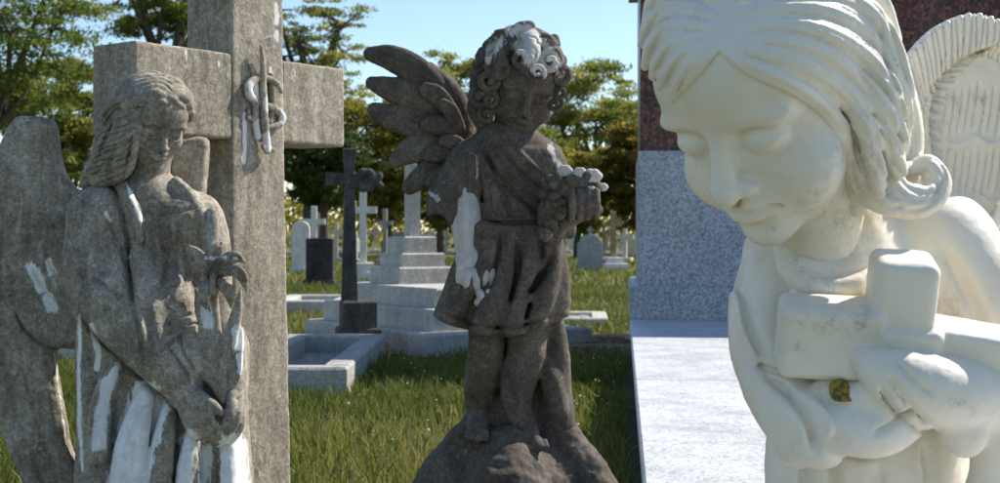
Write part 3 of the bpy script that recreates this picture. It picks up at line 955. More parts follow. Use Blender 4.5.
    kerb('kerbed_grave', 520, 612, 11.6, 12.7, .06, .14, G['pale_stone'], 'low pale slab kerb in the grass beyond the sunken earth grave', G['gravel'], -.06)
# ---------------------------------------------------------------- tall angel beside the big cross
def XZ(pts, w=0.0):
    return [(K(x, y, w)[0], K(x, y, w)[2]) for x, y in pts]

def build_angel():
    D = 2.0; S = D / F
    mat = stone_mat('angel_stone', (0.085, 0.071, 0.052), (0.25, 0.216, 0.170), (0.52, 0.47, 0.385), k=1.5, bump=0.26, bare_col=(0.86, 0.85, 0.82))
    base_z = CAMH - 400 * S
    root = empty('angel_statue', ((150 - 500) * S, D + 10 * S, base_z),
                 'weathered grey stone angel with folded hands holding a lily, leaning on the big cross', 'statue')
    # ---- head
    hc = K(153, 122, -2); hs = 44.0; R = rot3(36, 25, 6)
    sc = Sculpt(hc - [52, 56, 84], hc + [56, 56, 54], 0.85)
    hp = sculpt_head(sc, hc, hs, R, sx=1.07)
    sc.tube([K(151, 150, 6), K(149, 174, 10), K(149, 190, 12), K(150, 206, 14)], [21, 21, 27, 38], 8)
    head = statue_part('head', sc, D, root, mat, rough=0.2)
    # ---- hair : a waved roll round the brow, a cap and locks falling behind the shoulder
    sc = Sculpt(K(78, 198, 0) - [6, 62, 0], K(206, 66, 0) + [0, 70, 0], 0.95)
    M = R @ np.diag([1.0, -1.0, 1.0])
    sc.ell(hp(0, -.20, .36), np.array([.76, .82, .70]) * hs, 2, M)
    sc.ell(hp(0, .1, -.35), np.array([.52, .95, .72]) * hs, 6, M, cut=True)       # open for the face
    sc.box(hp(0, .95, -.1), np.array([.7, .42, .52]) * hs, 4, 6, M, cut=True)
    rng = random.Random(5)
    hair_cap(sc, hp, hs, 9, .05, .115, 1.75, .035, 1.05, 1.2, .44, -.8, seed=3)
    for g in (-1, 1):            # waved roll along the brow
        for j, (off, r) in enumerate(((0.02, .075), (.14, .105), (.27, .12))):
            pts = []
            for t in np.linspace(0, 1, 9):
                a = t * 1.75
                wob = .045 * math.sin(t * 15 + j * 2)
                pts.append(hp(g * (.03 + .77 * math.sin(a * .92)), 0.73 * math.cos(a * .95) - .10 - off * .55 + wob * .6, .66 - .62 * t ** 1.6 + off * .62 + wob))
            sc.tube(pts, [r * hs * (1 if q else .8) for q in range(9)], 1.0)
    # locks sweeping back from the temple and down behind the neck
    locks = [
        ([(138, 112, -30), (126, 120, -30), (113, 124, -16), (104, 134, -4)], [6, 8, 8, 4]),
        ([(140, 120, -32), (128, 128, -33), (114, 134, -22), (102, 140, -10), (98, 150, -4)], [6, 8, 9, 8, 4]),
        ([(139, 128, -31), (130, 137, -33), (117, 144, -26), (104, 148, -14), (94, 156, -8)], [6, 8, 10, 9, 5]),
        ([(136, 136, -28), (131, 146, -30), (120, 153, -26), (105, 158, -16), (90, 166, -8)], [5, 8, 10, 10, 6]),
        ([(134, 142, -24), (131, 154, -26), (124, 162, -24), (110, 168, -18), (92, 174, -10), (84, 184, -8)], [5, 7, 9, 10, 9, 5]),
        ([(132, 148, -20), (130, 160, -22), (125, 170, -24), (112, 177, -20), (96, 182, -12)], [5, 6, 7, 8, 6]),
        ([(130, 106, -24), (118, 108, -22), (110, 116, -10), (106, 126, 4)], [6, 8, 8, 5]),
        ([(128, 152, 8), (118, 164, 4), (104, 172, 0), (90, 178, 0)], [14, 14, 13, 8]),
        ([(124, 128, 14), (114, 146, 12), (106, 162, 8)], [18, 17, 14]),
    ]
    for pts, r in locks:
        sc.tube([K(*p) for p in pts], r, 2.0)
        for q in range(2):       # strands cut along each lock
            sc.stroke([(K(*p)[0] + (q - .5) * 2 + rng.uniform(-1.5, 1.5), K(*p)[2] + (q - .5) * rng.uniform(3, 9)) for p in pts], 1.1, -2.6, -60, 10)
    hair = statue_part('hair', sc, D, head, mat, rough=0.6, bare=[([(140, 105), (150, 100)], 2, 0.4)])
    hair.matrix_parent_inverse = Matrix()
    # ---- robe, arms and hands
    lo = K(40, 622, 0); hi = K(258, 150, 0)
    sc = Sculpt((lo[0] - 20, -92, lo[2]), (hi[0] + 4, 92, hi[2]), 1.75)
    sc.ell(K(150, 246, 22), (58, 46, 62), 10)                     # chest
    sc.ell(K(172, 300, 24), (56, 46, 90), 20)                     # waist
    sc.ell(K(185, 222, 12), (34, 38, 34), 14)                     # far shoulder
    sc.ell(K(207, 262, 22), (24, 32, 62), 14)
    sc.ell(K(104, 216, 4), (33, 36, 34), 14)                      # near shoulder
    sc.tube([K(100, 222, 0), K(98, 262, -8), K(106, 300, -20), K(120, 322, -28)], [31, 34, 33, 30], 12)
    sc.tube([K(108, 300, -22), K(136, 330, -36), K(164, 362, -40), K(184, 386, -36)], [33, 31, 25, 18], 8)
    sc.tube([K(149, 196, 12), K(154, 222, 14)], [22, 42], 14)
    # mantle folds falling from the forearm
    sc.tube([K(140, 262, -24), K(150, 310, -36), K(160, 356, -44), K(176, 394, -44)], [17, 18, 17, 11], 9)
    sc.tube([K(172, 290, -20), K(184, 330, -32), K(196, 366, -38)], [18, 18, 16], 12)
    sc.tube([K(216, 300, -10), K(222, 345, -22), K(226, 385, -30)], [17, 17, 14], 9)
    # skirt
    sc.slab(XZ([(82, 318), (150, 300), (236, 330), (241, 420), (250, 520), (262, 640), (70, 640), (74, 520), (79, 420)]), 18, 46, 26, 8)
    sc.tube([K(86, 318, 0), K(88, 400, -8), K(90, 500, -10), K(84, 620, -12)], [8, 10, 14, 18], 5)
    folds = [([(124, 352, -22), (104, 396, -36), (98, 450, -42), (94, 520, -44), (90, 620, -48)], [8, 11, 13, 15, 18]),
             ([(150, 384, -30), (138, 420, -42), (128, 470, -50), (124, 540, -52), (124, 620, -54)], [7, 13, 17, 18, 20]),
             ([(172, 398, -30), (164, 440, -42), (158, 490, -48), (156, 560, -52), (158, 620, -54)], [6, 11, 13, 15, 18]),
             ([(196, 420, -28), (190, 460, -40), (186, 520, -46), (190, 620, -50)], [7, 11, 14, 18]),
             ([(232, 420, -18), (228, 470, -30), (226, 540, -36), (232, 620, -40)], [8, 11, 13, 17]),
             ([(104, 334, -10), (96, 370, -20), (90, 410, -24)], [5, 6, 6])]
    for pts, r in folds:
        sc.tube([K(*p) for p in pts], r, 4)
    for ln, wd, am in [
        ([(100, 179), (115, 196), (126, 232), (131, 264), (139, 298), (150, 334), (154, 370)], 1.8, -5.0),
        ([(103, 210), (114, 235), (126, 257), (135, 280)], 1.6, -4.0),
        ([(96, 276), (114, 286), (133, 300)], 1.6, -4.0),
        ([(168, 326), (182, 318), (196, 313)], 1.4, -3.0),
        ([(170, 334), (186, 326), (204, 322)], 1.3, -2.5),
        ([(166, 352), (178, 340), (190, 333)], 1.4, -3.0),
        ([(84, 240), (90, 280), (104, 312)], 2.5, -3.0),
        ([(78, 300), (96, 330), (122, 360), (150, 384), (178, 402)], 2.6, -6.0),
        ([(174, 342), (186, 360), (196, 376)], 1.6, -3.5),
        ([(184, 330), (190, 350), (204, 372)], 1.3, -3.0),
        ([(140, 212), (160, 216), (180, 212), (196, 206)], 1.5, -2.2),
        ([(108, 226), (104, 256), (110, 280)], 4, -3.0), ([(90, 222), (84, 250), (86, 276)], 4, 3.0),
        ([(114, 300), (124, 330), (140, 352)], 5, -4.0), ([(150, 300), (160, 330), (164, 360)], 3.5, -4.0),
        ([(118, 240), (124, 262), (130, 290)], 4, 3.0)]:
        sc.stroke(XZ(ln, -25), wd * 1.15, am * 1.35, -92, 20)
    for q in range(7):           # gathered bodice
        x = 142 + q * 9
        sc.stroke(XZ([(x, 214), (x + 2, 238), (x + 5 + q * .6, 268), (x + 6, 300 - abs(q - 3) * 6)], -20), 2.0, -2.2 if q % 2 else -3.0, -92, 15)
    # collar of the mantle
    sc.tube([K(118, 182, -8), K(128, 196, -22), K(136, 214, -30), K(140, 240, -32)], [6, 6, 5, 4], 4)
    sc.tube([K(176, 182, 0), K(190, 196, -8), K(203, 222, -14), K(210, 250, -16)], [6, 6, 5, 4], 4)
    # hands, one laid on the other
    sc.tube([K(180, 384, -40), K(193, 404, -46), K(203, 420, -46)], [15, 15, 13], 6)
    fingers = [[(196, 408, -56), (204, 424, -60), (212, 436, -56), (219, 444, -48)],
               [(202, 404, -58), (210, 420, -62), (218, 432, -58), (223, 442, -48)],
               [(190, 412, -54), (197, 427, -57), (204, 437, -54), (211, 442, -46)],
               [(185, 412, -50), (190, 427, -52), (196, 434, -50), (202, 438, -44)]]
    for f in fingers:
        sc.tube([K(*p) for p in f], [6.2, 5.4, 4.8, 3.8], 1.6)
    sc.tube([K(200, 396, -54), K(211, 404, -60), K(220, 412, -58)], [6, 5.2, 4.4], 2)     # thumb
    sc.tube([K(228, 372, -30), K(235, 396, -36), K(233, 418, -42)], [13, 12, 10], 5)       # far hand
    for f in [[(238, 398, -44), (237, 416, -52), (231, 430, -52), (225, 440, -46)],
              [(232, 396, -46), (231, 412, -56), (226, 424, -56), (221, 432, -52)],
              [(241, 404, -38), (240, 424, -44), (234, 436, -44), (228, 444, -40)]]:
        sc.tube([K(*p) for p in f], [5.6, 5.2, 4.6, 3.6], 1.4)
    for a, b in (((196, 420), (205, 440)), ((203, 416), (213, 440)), ((210, 414), (219, 438))):
        sc.stroke(XZ([a, b], -50), 1.1, -1.6, -92, -30)
    bare = [([(106, 384), (101, 420), (99, 445)], 4.5, 1.0), ([(114, 372), (104, 398)], 3.5, 1.0),
            ([(146, 396), (132, 430), (124, 470), (122, 500)], 9, 1.15), ([(158, 410), (148, 440), (138, 480)], 7, 1.1),
            ([(80, 316), (79, 370), (80, 420), (82, 470)], 1.7, .86), ([(92, 326), (98, 352), (97, 368)], 2.4, .95),
            ([(190, 438), (184, 480)], 6, .95), ([(206, 448), (203, 490)], 4.5, .9),
            ([(232, 446), (236, 480), (237, 500)], 8, 1.15), ([(128, 184), (136, 208), (142, 220)], 1.8, .95),
            ([(106, 214), (109, 220)], 2, .8), ([(118, 366), (106, 388)], 3, .9), ([(222, 446), (224, 484)], 3.5, .8)]
    statue_part('robed_figure', sc, D, root, mat, rough=1.0, bare=bare, seed=9)
    # ---- near wing: broad blade with a covert fold over the root
    lo = K(-32, 600, 30); hi = K(92, 108, 30)
    sc = Sculpt((lo[0], 4, lo[2]), (hi[0] + 12, 96, hi[2] + 4), 1.5)
    sc.slab(XZ([(14, 121), (30, 116), (49, 119), (54, 130), (57, 155), (66, 180), (84, 200), (92, 240), (92, 320), (74, 346),
                (54, 352), (60, 400), (70, 448), (84, 483), (94, 560), (78, 590), (54, 560), (28, 484), (2, 418), (-12, 370), (-18, 300), (-14, 210), (-2, 160)], 45),
            48, 15, 9, 0, smooth=3, tilt=(0.14, 0.03), bow=-8)
    sc.slab(XZ([(60, 205), (90, 220), (92, 330), (76, 349), (52, 347), (34, 338), (22, 322), (16, 304), (24, 280), (42, 240)], 40), 40, 16, 9, 3, smooth=3, tilt=(0.1, 0))
    for ln, wd, am in [
        ([(16, 304), (22, 322), (34, 338), (52, 348), (74, 350)], 2.0, -5.0),
        ([(34, 262), (44, 284), (60, 300), (74, 306)], 1.8, -3.4), ([(46, 236), (52, 262), (64, 280)], 1.6, -2.6),
        ([(40, 140), (42, 180), (46, 215)], 1.5, -2.0), ([(30, 128), (28, 190), (22, 260)], 4.0, 2.0),
        ([(10, 170), (6, 230), (4, 300)], 2, -1.8), ([(20, 330), (30, 390), (48, 450), (66, 500)], 1.8, -2.4),
        ([(4, 340), (16, 400), (36, 460), (60, 520)], 1.8, -2.2), ([(50, 352), (58, 400), (68, 446)], 3.0, 2.0),
        ([(24, 290), (14, 296), (2, 300)], 2, -2)]:
        sc.stroke(XZ(ln, 34), wd, am, -20, 52)
    statue_part('wing', sc, D, root, mat, rough=1.2, seed=21,
                bare=[([(32, 268), (38, 280), (40, 288)], 4.5, 1.0), ([(49, 262), (52, 272)], 3.5, .9), ([(48, 298), (52, 308)], 4, .95), ([(54, 352), (66, 440)], 1.4, .6)])
    # ---- far wing, seen between the cheek and the shaft
    lo = K(170, 330, 80); hi = K(214, 132, 80)
    sc = Sculpt((lo[0], 60, lo[2]), (hi[0] + 10, 110, hi[2] + 4), 1.8)
    sc.slab(XZ([(176, 152), (190, 139), (206, 138), (209, 150), (206, 185), (204, 230), (204, 320), (178, 320), (174, 220)], 84), 82, 11, 6, 0, smooth=3, tilt=(.2, 0))
    statue_part('wing', sc, D, root, mat, rough=1.2, seed=31)
    # ---- lily : stem, leaves, bud and the open flower with separate petals
    sc = Sculpt(K(186, 412, 0) - [0, 80, 0], K(250, 206, 0) + [0, 24, 0], 0.9)
    sc.tube([K(212, 282, -38), K(215, 310, -40), K(219, 350, -46), K(224, 400, -48)], [5, 4.5, 4.5, 4.5], 1)
    sc.tube([K(211, 214, -12), K(212, 230, -16), K(211, 248, -24)], [6, 7, 4], 1, squash=(1, .7))
    sc.tube([K(213, 306, -36), K(213, 292, -42), K(214, 276, -50)], [4, 6, 10], 1)
    sc.tube([K(213, 296, -50), K(214, 276, -58)], [1.5, 7], 1, cut=True)
    for pts, r in [([(196, 290, -34), (203, 312, -42), (210, 340, -46), (217, 372, -46)], [2, 6, 7, 4]),
                   ([(240, 292, -36), (236, 316, -42), (228, 346, -46), (222, 376, -46)], [2, 6, 8, 4]),
                   ([(241, 330, -34), (240, 350, -40), (234, 374, -44), (226, 398, -44)], [2, 6, 7, 4]),
                   ([(200, 326, -38), (204, 346, -46), (212, 372, -48), (220, 396, -48)], [2, 6, 7, 4]),
                   ([(190, 336, -36), (198, 356, -46), (206, 372, -48), (216, 386, -46)], [2, 6, 7, 4])]:
        sc.tube([K(*p) for p in pts], r, .8, squash=(1, .55))
        sc.stroke([(K(*p)[0], K(*p)[2]) for p in pts], 1.0, -1.4, -80, -20)
    lily = statue_part('lily', sc, D, root, mat, rough=.4, bare=[([(206, 308), (209, 324)], 4, 1.0), ([(238, 330), (239, 346)], 4, 1.0), ([(240, 356), (241, 372)], 3, .9)])
    petals = [[(214, 273, -48), (205, 263, -58), (197, 254, -58), (188, 245, -44)],
              [(213, 275, -48), (203, 267, -62), (194, 268, -64), (188, 283, -54)],
              [(215, 271, -48), (214, 257, -58), (218, 248, -56), (225, 241, -44)],
              [(217, 272, -48), (226, 260, -62), (236, 257, -60), (246, 263, -46)],
              [(218, 275, -48), (230, 270, -64), (241, 275, -64), (247, 292, -52)],
              [(217, 279, -48), (224, 286, -64), (230, 295, -64), (231, 309, -52)],
              [(212, 279, -48), (206, 288, -62), (204, 298, -62), (207, 310, -52)]]
    for pt in petals:
        c = np.mean([K(*p) for p in pt], 0)
        ps = Sculpt(c - [34, 28, 36], c + [34, 28, 36], 0.9)
        ps.tube([K(*p) for p in pt], [3.5, 6.0, 5.6, .6], 0, squash=(1, .36))
        q = [K(*p) for p in pt]
        ps.stroke([(a[0], a[2]) for a in q], 1.5, -2.6, -100, q[1][1] + 2)
        statue_part('petal', ps, D, lily, mat, rough=.4, bare=[([(205, 258), (236, 258)], 3, .55)]).matrix_parent_inverse = Matrix()
    sc = Sculpt(K(200, 300, -50) - [0, 24, 0], K(230, 255, -50) + [0, 30, 0], 0.9)
    sc.tube([K(214, 268, -42), K(213, 280, -62), K(213, 292, -66)], [7, 3, 3.4], 1)
    statue_part('pistil', sc, D, lily, mat, rough=.2).matrix_parent_inverse = Matrix()
    # ---- plinth
    v, f = [], []
    pl = stepped_block([( .36, .30, 0, .14), (.29, .24, .14, base_z - 0.0)])
    link_mesh('plinth', pl, MATS['old_stone'], root).location = (0.01, 0.0, -base_z)
    for ch in root.children_recursive:
        ch.matrix_parent_inverse = Matrix()

def stepped_block(steps, chamfer=0.012):
    """pile of chamfered blocks: (half x, half y, z0, z1)"""
    V, Fc = [], []
    for hx, hy, z0, z1 in steps:
        b = len(V); c = min(chamfer, (z1 - z0) * .3)
        for zx, ins in ((z0, 0), (z1 - c, 0), (z1, c)):
            V += [(-hx + ins, -hy + ins, zx), (hx - ins, -hy + ins, zx), (hx - ins, hy - ins, zx), (-hx + ins, hy - ins, zx)]
        for r in (0, 4):
            for i in range(4):
                j = (i + 1) % 4
                Fc.append((b + r + i, b + r + j, b + r + 4 + j, b + r + 4 + i))
        Fc += [(b + 8, b + 9, b + 10, b + 11), (b + 3, b + 2, b + 1, b)]
    return py_mesh('block', V, Fc)

def build_big_cross():
    D = 2.0; S = D / F
    mat = stone_mat('cross_stone', (0.12, 0.10, 0.074), (0.28, 0.241, 0.185), (0.48, 0.425, 0.34), k=1.3, bump=0.35, streak=0.65)
    th = math.radians(53.0)
    a = np.array([math.cos(th), math.sin(th)]); n = np.array([-math.sin(th), math.cos(th)])
    A = np.array([(136 - 500) * (1 + 45 / F), 45.0])
    root_xy = A + a * 170 + n * 40
    root = empty('stone_cross', (root_xy[0] * S, D + root_xy[1] * S, 0.0),
                 'big square-edged weathered grey stone cross with a raised monogram, behind the leaning angel', 'cross')
    def W(t, s_, z):       # along the arm, into the depth, height in units
        p = A + a * t + n * s_
        return np.array([p[0], p[1], z])
    R = np.array([[a[0], n[0], 0], [a[1], n[1], 0], [0, 0, 1.0]])
    lo = np.array([-560.0, 20, -525]); hi = np.array([-120.0, 400, 330])
    # work in the cross's own frame (t, s, z) so that the field stays small
    def part(name, build, box, h, rough, seed, bare=None):
        sc = Sculpt(box[0], box[1], h); build(sc)
        V, Q = sc.mesh()
        nn = vnoise(V, 16, seed) * .5 + vnoise(V, 5, seed + 1) * .35 + vnoise(V, 2.4, seed + 2) * .25
        e1 = V[Q[:, 2]] - V[Q[:, 0]]; e2 = V[Q[:, 3]] - V[Q[:, 1]]
        fn = np.cross(e1, e2); N = np.zeros_like(V)
        for k in range(4): np.add.at(N, Q[:, k], fn)
        N /= np.maximum(np.linalg.norm(N, axis=1), 1e-6)[:, None]
        V = V + N * (nn * rough)[:, None]
        P = np.stack([A[0] + a[0] * V[:, 0] + n[0] * V[:, 1], A[1] + a[1] * V[:, 0] + n[1] * V[:, 1], V[:, 2]], 1)
        Wd = P * S + np.array([0, D, CAMH]) - np.array(root.location)
        me = np_mesh(name, Wd, Q)
        b = np.zeros(len(V), np.float32)
        if bare:
            for (pl, soft, amt) in bare:
                pl = np.array(pl, float)
                for i in range(len(pl) - 1):
                    v = pl[i + 1] - pl[i]
                    t = np.clip(((V[:, 0] - pl[i, 0]) * v[0] + (V[:, 2] - pl[i, 1]) * v[1]) / max(v @ v, 1e-9), 0, 1)
                    dd = np.hypot(V[:, 0] - pl[i, 0] - t * v[0], V[:, 2] - pl[i, 1] - t * v[1])
                    b = np.maximum(b, (amt * np.clip(1.08 - dd / (2.9 * soft), 0, 1) * (V[:, 1] < 6)).astype(np.float32))
        at = me.attributes.new('bare', 'FLOAT', 'POINT'); at.data.foreach_set('value', b)
        o = link_mesh(name, me, mat, root)
        return o
    def shaft(sc):
        sc.slab([(130, 320), (210, 320), (212, 100), (226, -420), (136, -420)][::1], 38, 38, 2.2, 0, smooth=0)
        sc.box((178, 40, -410), (64, 58, 30), 3)
        sc.box((178, 40, -480), (92, 82, 46), 3)
    part('shaft', shaft, ((70, -50, -527), (282, 136, 322)), 3.0, 0.7, 41,
         bare=[([(150, 135), (150, 95), (149, 82)], 2.4, .95), ([(198, 262), (200, 252), (198, 244)], 3.5, .9), ([(199, 232), (198, 226)], 3, .9), ([(188, 190), (190, 184)], 3, .8)])
    def larm(sc):
        sc.box((66, 37, 154), (66, 36, 47.5), 2.2)
    part('arm', larm, ((-6, -6, 100), (136, 82, 208)), 2.4, 0.7, 51, bare=[([(110, 190), (122, 182), (126, 176)], 3, .6), ([(66, 196), (68, 190)], 3, .6)])
    def rarm(sc):
        sc.box((261, 37, 154), (52, 36, 47.5), 2.2)
    part('arm', rarm, ((204, -6, 100), (320, 82, 208)), 2.4, 0.7, 61, bare=[([(228, 192), (232, 182)], 2.4, .7)])
    # raised I H S monogram, intertwined, each letter its own piece
    # front-face pixel -> (t, z): solved along the tilted face
    def tz(px, py):
        lo_, hi_ = 100.0, 260.0
        for _ in range(40):
            t = .5 * (lo_ + hi_); p = A + a * t; x = 500 + p[0] / (1 + p[1] / F)
            if x < px: lo_ = t
            else: hi_ = t
        return t, (HY - py) * (1 + p[1] / F)
    def tube_piece(name, lines, r, seed, bare, y=-4.0):
        P = [[tz(*q) for q in ln] for ln in lines]
        al = np.vstack([np.array(p) for p in P])
        box = ((al[:, 0].min() - 10, -22, al[:, 1].min() - 10), (al[:, 0].max() + 10, 8, al[:, 1].max() + 10))
        def b(sc):
            for p, rr in zip(P, r):
                sc.tube([(t, y, z) for t, z in p], rr, 1.0, squash=(1, .8))
        part(name, b, box, 0.9, .5, seed, bare=[([tz(*q) for q in ln], sf, am) for ln, sf, am in bare])
    tube_piece('letter_i', [[(257, 47), (258.5, 62), (259, 90), (260.5, 120), (263, 150)], [(259, 147), (268, 150)]],
               [[2.4, 3.6, 4.4, 4.8, 5.2], [3.4, 3.4]], 71, [([(261, 138), (263, 148)], 4, .9), ([(260, 100), (260, 108)], 4, .8)], y=-7)
    tube_piece('letter_s', [[(279, 92), (275, 84), (266, 79), (254, 79), (246, 86), (247, 95), (254, 102), (264, 106), (274, 110), (280, 118), (276, 125), (266, 127)]],
               [[2.4, 3.6, 4.2, 4.6, 5.4, 5.4, 4.4, 4.2, 4.6, 5.0, 4.2, 2.4]], 81, [([(246, 86), (247, 95)], 4, 1.0), ([(280, 110), (279, 120)], 3.5, 1.0)], y=-4)
    tube_piece('letter_h', [[(250, 66), (253, 76), (254, 100), (254, 122), (256, 136)], [(270, 76), (271, 100), (269, 122)], [(247, 118), (258, 120), (272, 121)], [(247, 110), (248, 118)]],
               [[3.0, 4.0, 4.6, 4.8, 5.2], [3.8, 4.2, 3.4], [3.2, 3.4, 2.8], [2.0, 2.4]], 91, [([(254, 84), (254, 98)], 3.6, 1.0), ([(255, 126), (256, 136)], 4, 1.0)], y=-2)
# ---------------------------------------------------------------- child angel carrying flowers
def build_cherub():
    D = 3.2; S = D / F
    mat = stone_mat('cherub_stone', (0.042, 0.033, 0.025), (0.092, 0.076, 0.060), (0.18, 0.155, 0.125), k=1.1, bump=0.28, bare_col=(0.56, 0.535, 0.48), streak=0.35)
    root = empty('cherub_statue', ((515 - 500) * S, D, 0.0),
                 'dark weathered child angel with one wing in view, carrying flowers on the grass', 'statue')
    # ---- head
    hs = 43.0; R = rot3(8, 24, 9)
    hc = K(523, 88, -6)
    sc = Sculpt(hc - [60, 56, 62], hc + [60, 56, 56], 0.85)
    hp = sculpt_head(sc, hc, hs, R, sx=1.16, chin=0.92, child=True)
    sc.tube([K(516, 122, 4), K(512, 140, 10), K(510, 160, 12)], [22, 22, 28], 8)
    head = statue_part('head', sc, D, root, mat, rough=0.25)
    M = R @ np.diag([1.0, -1.0, 1.0])
    # ---- hair of thick loose curls
    sc = Sculpt(K(464, 140, 0) - [0, 66, 0], K(576, 20, 0) + [0, 66, 0], 0.9)
    sc.ell(hp(0, -.20, .34), np.array([.90, .86, .72]) * hs, 2, M)
    sc.ell(hp(0, .35, -.32), np.array([.62, .80, .66]) * hs, 8, M, cut=True)
    rng = random.Random(11)
    def curl(x, y, w, r, turns=1.3, th=.42, spin=1, a0=0.0, depth=8):
        pts = []; rad = []
        N = int(8 * turns) + 3
        for i in range(N):
            t = i / (N - 1); a = a0 + spin * t * turns * 2 * math.pi
            rr = r * (1 - .72 * t)
            pts.append(K(x + rr * math.cos(a), y - rr * math.sin(a), w - depth * t)); rad.append(r * th * (1 - .45 * t))
        sc.tube(pts, rad, 1.2, n=3)
    # curls framing the face, then the top and the sides
    for c in [(537, 72, -46, 10, 1.5, .42, 1, 2.0, 10), (522, 58, -44, 11, 1.2, .46, -1, 0.5), (550, 62, -38, 11, 1.2, .44, 1, 1.0),
              (560, 76, -26, 10, 1.3, .44, -1, 2.5), (560, 92, -20, 8, 1.2, .44, 1, 1.2), (555, 104, -16, 7, 1.2, .44, -1, .4),
              (500, 66, -36, 12, 1.2, .46, 1, 2.6), (488, 80, -28, 11, 1.3, .45, -1, 1.0), (481, 97, -20, 10, 1.3, .45, 1, 2.0),
              (490, 100, -26, 9, 1.2, .45, -1, 2.6), (487, 115, -20, 9, 1.4, .45, 1, 0.4), (480, 110, -10, 8, 1.2, .45, -1, 1.4),
              (505, 46, -26, 13, 1.1, .46, -1, 2.2), (524, 40, -24, 14, 1.1, .46, 1, 1.2), (544, 46, -22, 12, 1.2, .46, -1, 0.6),
              (490, 58, -14, 12, 1.1, .46, 1, 0.2), (480, 82, -4, 11, 1.2, .46, -1, 2.0), (558, 60, -10, 10, 1.1, .46, 1, 2.2)]:
        curl(*c)
    for pts, r in [([(520, 34, -14), (508, 44, -28), (500, 58, -38), (496, 74, -38)], [8, 9, 8, 5]),
                   ([(526, 32, -14), (532, 44, -34), (530, 58, -46), (522, 70, -48)], [9, 10, 8, 4]),
                   ([(532, 34, -10), (546, 44, -28), (556, 60, -30), (562, 78, -26)], [8, 10, 9, 5]),
                   ([(512, 34, -4), (494, 46, -14), (482, 64, -14), (475, 86, -10)], [9, 10, 10, 6]),
                   ([(478, 96, -6), (476, 108, -2), (482, 122, 0), (490, 130, 0)], [8, 9, 8, 5])]:
        sc.tube([K(*p) for p in pts], r, 2)
    for q in range(26):
        x = rng.uniform(480, 556); y = rng.uniform(34, 66)
        a = math.atan2(y - 34, x - 520) + rng.uniform(-.5, .5)
        sc.stroke(XZ([(x, y), (x + 7 * math.cos(a), y + 7 * math.sin(a)), (x + 12 * math.cos(a + .5), y + 12 * math.sin(a + .5))], -30), 1.1, -1.5, -70, 0)
    statue_part('hair', sc, D, head, mat, rough=.6, seed=5,
                bare=[([(524, 32), (534, 40), (544, 52), (553, 62)], 6.5, .95), ([(522, 46), (530, 56), (538, 66)], 6, 1.0), ([(500, 40), (491, 52), (489, 58)], 4.5, .8), ([(512, 31), (520, 29)], 5, .8), ([(538, 68), (546, 72)], 5, .8), ([(556, 70), (560, 76)], 3, .7)])
    # ---- body: tunic, arms, legs
    lo = K(418, 470, 0); hi = K(606, 122, 0)
    sc = Sculpt((lo[0], -72, lo[2]), (hi[0] + 8, 74, hi[2]), 1.6)
    sc.ell(K(508, 178, 8), (46, 36, 46), 8)                       # chest
    sc.ell(K(518, 212, 6), (42, 34, 34), 14)
    sc.ell(K(474, 164, 6), (26, 27, 26), 12)                      # shoulders
    sc.ell(K(542, 164, 8), (22, 26, 26), 12)
    sc.tube([K(508, 140, 8), K(508, 150, 8)], [24, 36], 12)
    # short flared sleeve on the near arm
    sc.tube([K(468, 170, 2), K(458, 190, 0), K(452, 210, -2)], [22, 25, 25], 10)
    sc.ell(K(444, 202, 6), (17, 22, 22), 8)
    sc.tube([K(462, 205, -6), K(462, 240, -8)], [19, 14], 3, cut=True)
    sc.ell(K(441, 223, -4), (12, 22, 13), 3, cut=True)
    sc.stroke(XZ([(428, 192), (434, 200), (444, 198), (456, 203)]), 2, 2.0, -72, 10)
    # far arm bent under the bouquet
    sc.tube([K(548, 168, 4), K(556, 196, 0), K(558, 216, -10)], [19, 17, 15], 8)
    sc.tube([K(556, 218, -8), K(568, 214, -26), K(580, 206, -38)], [15, 14, 12], 6)
    sc.tube([K(556, 214, -2), K(566, 226, -6), K(570, 234, -8)], [14, 10, 5], 5)         # hanging sleeve edge
    # skirt of the tunic
    sc.tube([K(519, 222, 4), K(519, 236, 4)], [36, 38], 3, squash=(1, .85))
    sc.slab(XZ([(482, 220), (556, 220), (560, 260), (564, 300), (567, 316), (532, 329), (508, 334), (480, 334), (454, 326), (435, 317), (444, 288), (454, 262), (470, 238)]), 4, 36, 9, 6, smooth=3)
    for pts, r in [([(498, 226, -22), (484, 262, -30), (462, 296, -32), (448, 318, -30)], [6, 10, 13, 13]),
                   ([(512, 226, -24), (506, 262, -34), (494, 300, -40), (484, 326, -38)], [5, 9, 13, 14]),
                   ([(528, 226, -24), (532, 256, -34), (522, 292, -42), (512, 326, -40)], [5, 8, 11, 14]),
                   ([(546, 226, -20), (552, 256, -28), (546, 290, -34), (536, 322, -36)], [5, 8, 11, 12]),
                   ([(556, 230, -10), (561, 264, -18), (562, 300, -20)], [4, 7, 9])]:
        sc.tube([K(*p) for p in pts], r, 7)
    sc.slab(XZ([(425, 314), (436, 318), (456, 327), (480, 334), (508, 336), (532, 331), (566, 318), (580, 318), (580, 372), (425, 372)], -30), -10, 62, 1, 1.5, cut=True, smooth=0)
